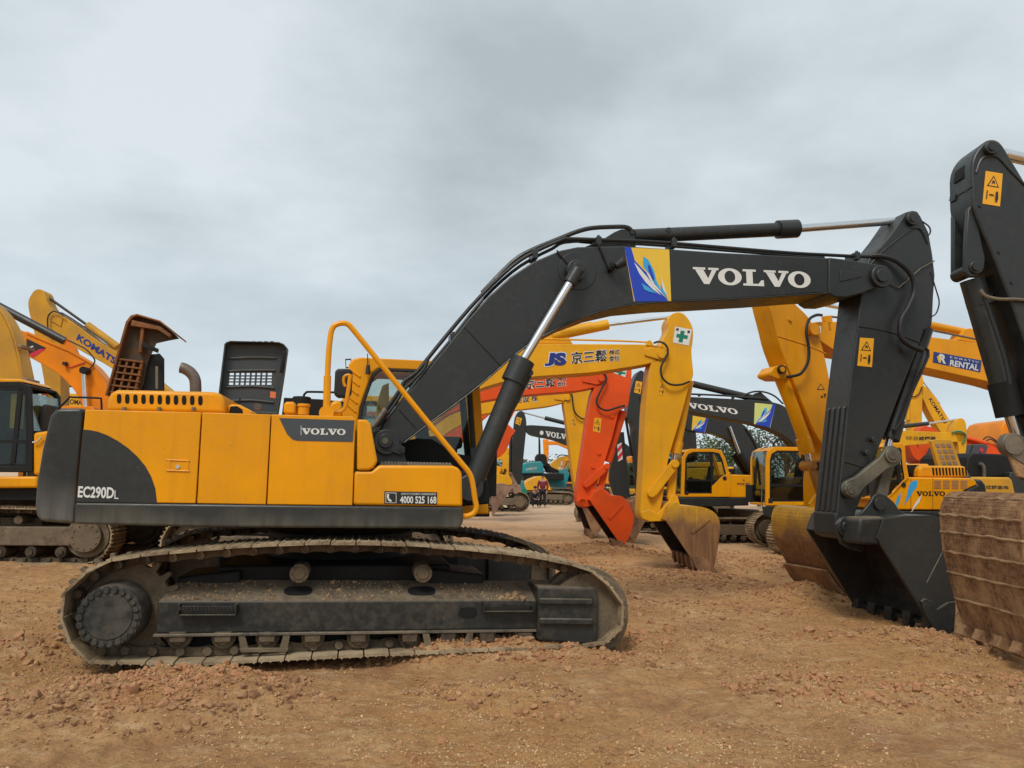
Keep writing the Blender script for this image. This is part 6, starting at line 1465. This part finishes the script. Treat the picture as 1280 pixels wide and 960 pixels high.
# heaps of loose clay: pixel position on the ground, radius across, radius deep, height
HEAPS = []
for px, py, rx, ry, h in ((700,826,.75,.22,.10),(600,826,.70,.22,.17),(535,830,.4,.18,.10),(795,812,.35,.22,.07),(245,858,.8,.22,.12),(140,880,.6,.3,.10),(300,880,.5,.25,.12),(610,870,.5,.2,.06),(190,905,.6,.2,.07),
        (545,850,.5,.25,-.05),(1075,872,.75,.35,.10),(895,765,.8,.5,.07),(1010,745,.9,.5,.14),(1130,800,.9,.3,.11),(1220,815,.5,.25,.10),(980,860,.4,.3,.05),(40,815,.7,.6,.10),(60,900,.5,.4,.05),
        (870,725,.8,.8,.12),(940,705,1.3,.9,.12),(700,690,1.5,1.,.08),(1100,745,.6,.35,.1),(650,880,.5,.4,.04),(1250,860,.6,.4,.06),(760,690,1.2,1,.1),(640,760,.5,.4,.03)):
    g = ground_pt(px, py); HEAPS.append((g.x, g.y, rx, ry, h))
def gh(x, y):
    d = np.sqrt(x*x+y*y); near = np.clip(1.4-d/40, .25, 1)
    z = fbm(x, y, .25, 3, 1)*.10+fbm(x, y, .9, 4, 5)*.10*near+fbm(x*1., y*1.6, 4.5, 4, 9, .6)*.055*near
    r = 1-np.abs(fbm(x+.3*y, y, 2.2, 3, 20))*4; z = z+np.clip(r, 0, 1)*.012
    z = z+fbm(x, y, 13, 2, 41)*.024*near+fbm(x, y, 30, 2, 47)*.008*near
    for ax, ay, ang, wd in ((-3.2,5.6,1.25,.3),(-1.0,4.6,1.38,.3),(3.4,6.0,.55,.3),(1.2,6.0,.72,.3),(2.5,9.5,1.3,.35),(-4.5,9.5,1.5,.3)):
        s_ = (x-ax)*np.sin(ang)+(y-ay)*np.cos(ang); t_ = (x-ax)*np.cos(ang)-(y-ay)*np.sin(ang)+.15*np.sin(s_*.6)
        band = 1/(1+np.exp(np.clip((np.abs(t_)-wd)*30, -30, 30)))*np.clip(fbm(x, y, .7, 2, int(ax*3)+60)*4+.7, 0, 1)*np.exp(-(s_/3.5)**4)
        z = z+band*(.012*np.sign(np.sin(s_*2*pi/.2))*np.abs(np.sin(s_*2*pi/.2))**.5-.014)
    U = (x-M.o.x)*M.U.x+(y-M.o.y)*M.U.y; V = (x-M.o.x)*M.V.x+(y-M.o.y)*M.V.y
    w = 1/(1+np.exp(np.clip((np.maximum(np.abs(U-UM)-2.0, np.abs(V)-1.75))*9, -30, 30))); z = z*(1-w*.7)-w*.005
    w2 = np.exp(-(((U-UB)/1.0)**2+((V)/1.1)**2)); z = z-w2*.04
    hp = np.zeros_like(z)
    for hx, hy, rx, ry, h in HEAPS:
        q = ((x-hx)/rx)**2+((y-hy)/ry)**2; m = np.exp(-q*1.4); z = z+h*m; hp = np.maximum(hp, m*(h > 0))
    z = z+hp*(fbm(x, y, 7, 4, 31, .65)*.13)
    s1 = np.clip((y-12)/13, 0, 1); s2 = np.clip((x-.12*y)/(.12*y+.5), 0, 1); z = z-.36*s1*s1*(3-2*s1)*s2
    return z
UM = M.p(425, 800, VT).x; UB = M.p(1160, 780, 0).x
na, nr_ = 760, 620
th = np.concatenate([np.linspace(-180, -44, 60, endpoint=False), np.linspace(-44, 44, na), np.linspace(44, 180, 61)[1:]])
rr = np.concatenate([np.linspace(.6, 3.2, 30, endpoint=False), 3.2*np.exp(np.linspace(0, math.log(70/3.2), nr_)), [90, 130, 200, 350, 700, 1500, 4000]])
T, RR = np.meshgrid(np.radians(th), rr); X = np.sin(T)*RR; Y = np.cos(T)*RR
Z = gh(X, Y)
Z = np.where(RR > 120, Z*0-.1, Z)
nA, nR = len(th), len(rr)
co = np.stack([X, Y, Z], -1).reshape(-1, 3)
co = np.vstack([co, [[0, 0, 0]]])
i = np.arange(nR-1)[:, None]*nA; j = np.arange(nA-1)[None, :]
fa = np.stack([i+j, i+j+1, i+j+1+nA, i+j+nA], -1).reshape(-1, 4)
me = bpy.data.meshes.new('ground'); nv, nf = len(co), len(fa)
me.vertices.add(nv); me.vertices.foreach_set('co', co.astype(np.float32).ravel())
me.loops.add(nf*4); me.loops.foreach_set('vertex_index', fa[:, ::-1].astype(np.int32).ravel())
me.polygons.add(nf); me.polygons.foreach_set('loop_start', np.arange(0, nf*4, 4, dtype=np.int32)); me.polygons.foreach_set('loop_total', np.full(nf, 4, dtype=np.int32))
me.polygons.foreach_set('use_smooth', [True]*nf); me.update(); me.validate()
m, nt, b, out = new_mat('trodden clay')
v = mapping(nt, (1,1,1))
n0 = noise(nt, v, .35, 4); n1 = noise(nt, v, 1.6, 6, .65); n2 = noise(nt, v, 9, 6, .7); n3 = noise(nt, v, 38, 6, .8); n4 = noise(nt, mapping(nt, (.5,2.2,1)), 5, 5, .65)
c = mix(nt, ramp(nt, n1, .36, .64), (.62,.36,.165), (.42,.21,.09))
c = mix(nt, ramp(nt, n0, .42, .60, 0, .85), c, (.55,.285,.105))
c = mix(nt, ramp(nt, n2, .50, .72, 0, .65), c, (.25,.12,.055))
c = mix(nt, ramp(nt, n4, .52, .66, 0, .45), c, (.74,.52,.30))
c = mix(nt, ramp(nt, n3, .50, .72, 0, .75), c, (.14,.075,.04))
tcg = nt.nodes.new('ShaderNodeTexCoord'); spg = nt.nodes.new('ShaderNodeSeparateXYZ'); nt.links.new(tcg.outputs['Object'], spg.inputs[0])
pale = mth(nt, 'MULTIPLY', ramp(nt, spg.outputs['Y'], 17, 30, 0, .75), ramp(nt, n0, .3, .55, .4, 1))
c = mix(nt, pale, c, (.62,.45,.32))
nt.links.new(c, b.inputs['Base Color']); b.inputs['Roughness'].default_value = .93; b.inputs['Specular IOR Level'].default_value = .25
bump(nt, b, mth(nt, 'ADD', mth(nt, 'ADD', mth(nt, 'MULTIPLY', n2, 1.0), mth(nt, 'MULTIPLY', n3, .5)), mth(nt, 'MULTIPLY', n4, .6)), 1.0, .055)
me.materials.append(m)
gr = bpy.data.objects.new('ground', me); COL.objects.link(gr); gr['kind'] = 'structure'

CRUMB = muddy('clay crumb', (.58,.35,.15), (.31,.16,.07), (.62,.43,.23), 5, .95, .3)
# clods and stones, thousands
def ico(sub):
    bm = bmesh.new(); bmesh.ops.create_icosphere(bm, subdivisions=sub, radius=1); bm.verts.ensure_lookup_table()
    V = np.array([v.co[:] for v in bm.verts]); F = np.array([[v.index for v in f.verts] for f in bm.faces]); bm.free(); return V, F
def scatter(name, pts, rad, sub, mat, lab):
    V, F = ico(sub); n = len(pts); variants = []
    for k in range(10):
        q = V*(1+.75*(rng.random((len(V), 1))-.5)); q = q*np.array([1, rng.uniform(.6, 1.), rng.uniform(.65, 1.05)]); variants.append(q)
    allv = np.empty((n, len(V), 3)); 
    for k in range(n):
        a = rng.random()*6.28; R_ = np.array([[cos(a), -sin(a), 0], [sin(a), cos(a), 0], [0, 0, 1]]); t_ = (rng.random()-.5)*1.8
        R2 = np.array([[1,0,0],[0,cos(t_),-sin(t_)],[0,sin(t_),cos(t_)]])
        allv[k] = variants[k % 10] @ R2.T @ R_.T*rad[k]+pts[k]
    fa = (F[None]+(np.arange(n)*len(V))[:, None, None]).reshape(-1, 3)
    me = bpy.data.meshes.new(name); co = allv.reshape(-1, 3).astype(np.float32)
    me.vertices.add(len(co)); me.vertices.foreach_set('co', co.ravel()); me.loops.add(len(fa)*3); me.loops.foreach_set('vertex_index', fa.astype(np.int32).ravel())
    me.polygons.add(len(fa)); me.polygons.foreach_set('loop_start', np.arange(0, len(fa)*3, 3, dtype=np.int32)); me.polygons.foreach_set('loop_total', np.full(len(fa), 3, dtype=np.int32))
    me.polygons.foreach_set('use_smooth', [True]*len(fa)); me.update(); me.validate(); me.set_sharp_from_angle(angle=radians(38))
    me.materials.append(mat); o = bpy.data.objects.new(name, me); COL.objects.link(o); o['kind'] = 'stuff'; o['label'] = lab; o['category'] = 'loose soil'
pts, rad = [], []
for hx, hy, rx, ry, h in HEAPS:
    if h < 0: continue
    n = int(1500*rx*ry**.5*(h/.1)**.8*(1 if hy < 9 else .7))
    a = rng.random(n)*6.28; r = np.sqrt(rng.random(n))**1.0*1.25
    X = hx+np.cos(a)*r*rx; Y = hy+np.sin(a)*r*ry
    rd = .006+.026*rng.random(n)**4+(rng.random(n) < .012)*.025
    pts.append(np.stack([X, Y, gh(X, Y)+rd*.25], -1)); rad.append(rd)
n = 120000; Yd = 3.3*np.exp(rng.random(n)*math.log(20/3.3)); Xd = (rng.random(n)-.5)*1.6*Yd; keep = fbm(Xd, Yd, .7, 3, 77)*1.6+rng.random(n)*.45-.27 > 0
Xd, Yd = Xd[keep], Yd[keep]; rd = .0035+.013*rng.random(len(Xd))**5+(rng.random(len(Xd)) < .003)*.024; rd *= np.clip(Yd/6, .8, 2)
pts.append(np.stack([Xd, Yd, gh(Xd, Yd)+rd*.2], -1)); rad.append(rd)
P = np.vstack(pts); Rd = np.concatenate(rad); big = Rd > .03
tiny = Rd < .010
scatter('clay_crumbs', P[tiny], Rd[tiny], 0, CRUMB, 'fine crumbs of dry clay covering the yard')
big = Rd > .03; mid_ = (~tiny) & (~big)
scatter('loose_clods', P[mid_], Rd[mid_], 1, CLOD, 'crumbs of dry reddish clay scattered over the yard')
scatter('clay_lumps', P[big], Rd[big], 2, CLOD, 'fist sized clay lumps in the disturbed heaps')

# ================================================================== sky and light
w = bpy.data.worlds.new('World'); scene.world = w; w.use_nodes = True; nt = w.node_tree; nt.nodes.clear()
out = nt.nodes.new('ShaderNodeOutputWorld'); tc = nt.nodes.new('ShaderNodeTexCoord')
sky = nt.nodes.new('ShaderNodeTexSky'); sky.sky_type = 'NISHITA'; sky.sun_disc = False
SUN_EL, SUN_AZ = radians(52), radians(200)
sky.sun_elevation = SUN_EL; sky.sun_rotation = SUN_AZ
bg1 = nt.nodes.new('ShaderNodeBackground'); bg1.inputs[1].default_value = .07; nt.links.new(sky.outputs[0], bg1.inputs[0])
sp = nt.nodes.new('ShaderNodeSeparateXYZ'); nt.links.new(tc.outputs['Generated'], sp.inputs[0])
# cloud deck: project the view direction on a flat layer
zz = mth(nt, 'ADD', mth(nt, 'MAXIMUM', sp.outputs['Z'], 0.), .22)
cx = nt.nodes.new('ShaderNodeCombineXYZ'); nt.links.new(mth(nt, 'DIVIDE', sp.outputs['X'], zz), cx.inputs[0]); nt.links.new(mth(nt, 'DIVIDE', sp.outputs['Y'], zz), cx.inputs[1])
mp = nt.nodes.new('ShaderNodeMapping'); mp.inputs['Location'].default_value = (3.1,.4,0); mp.inputs['Scale'].default_value = (1,1,1); nt.links.new(cx.outputs[0], mp.inputs[0])
n1 = noise(nt, mp.outputs[0], .9, 4, .5); n2 = noise(nt, mp.outputs[0], 2.8, 8, .62)
f = mth(nt, 'ADD', mth(nt, 'MULTIPLY', n1, .74), mth(nt, 'MULTIPLY', n2, .26))
col = mix(nt, ramp(nt, f, .38, .60), (.325,.37,.39), (.52,.57,.59))
hz = ramp(nt, sp.outputs['Z'], .0, .36, 1, 0)
col = mix(nt, mth(nt, 'MULTIPLY', hz, .75), col, (.47,.545,.60))
bg2 = nt.nodes.new('ShaderNodeBackground'); nt.links.new(col, bg2.inputs[0]); bg2.inputs[1].default_value = 1.0
ms = nt.nodes.new('ShaderNodeMixShader'); ms.inputs[0].default_value = .93; nt.links.new(bg1.outputs[0], ms.inputs[1]); nt.links.new(bg2.outputs[0], ms.inputs[2]); nt.links.new(ms.outputs[0], out.inputs[0])
sd = bpy.data.lights.new('sun', 'SUN'); sd.energy = 1.5; sd.angle = radians(20); sd.color = (1,.95,.87); so = bpy.data.objects.new('sun', sd); COL.objects.link(so)
dirv = Vector((sin(SUN_AZ)*cos(SUN_EL), cos(SUN_AZ)*cos(SUN_EL), sin(SUN_EL)))
so.rotation_euler = dirv.to_track_quat('Z', 'Y').to_euler()
so.location = (0, -5, 30)
scene.view_settings.view_transform = 'Standard'; scene.view_settings.look = 'None'; scene.view_settings.gamma = 1; scene.view_settings.exposure = .55
scene.render.engine = 'CYCLES'; scene.cycles.max_bounces = 6; scene.cycles.transparent_max_bounces = 12
scene.cycles.use_denoising = True
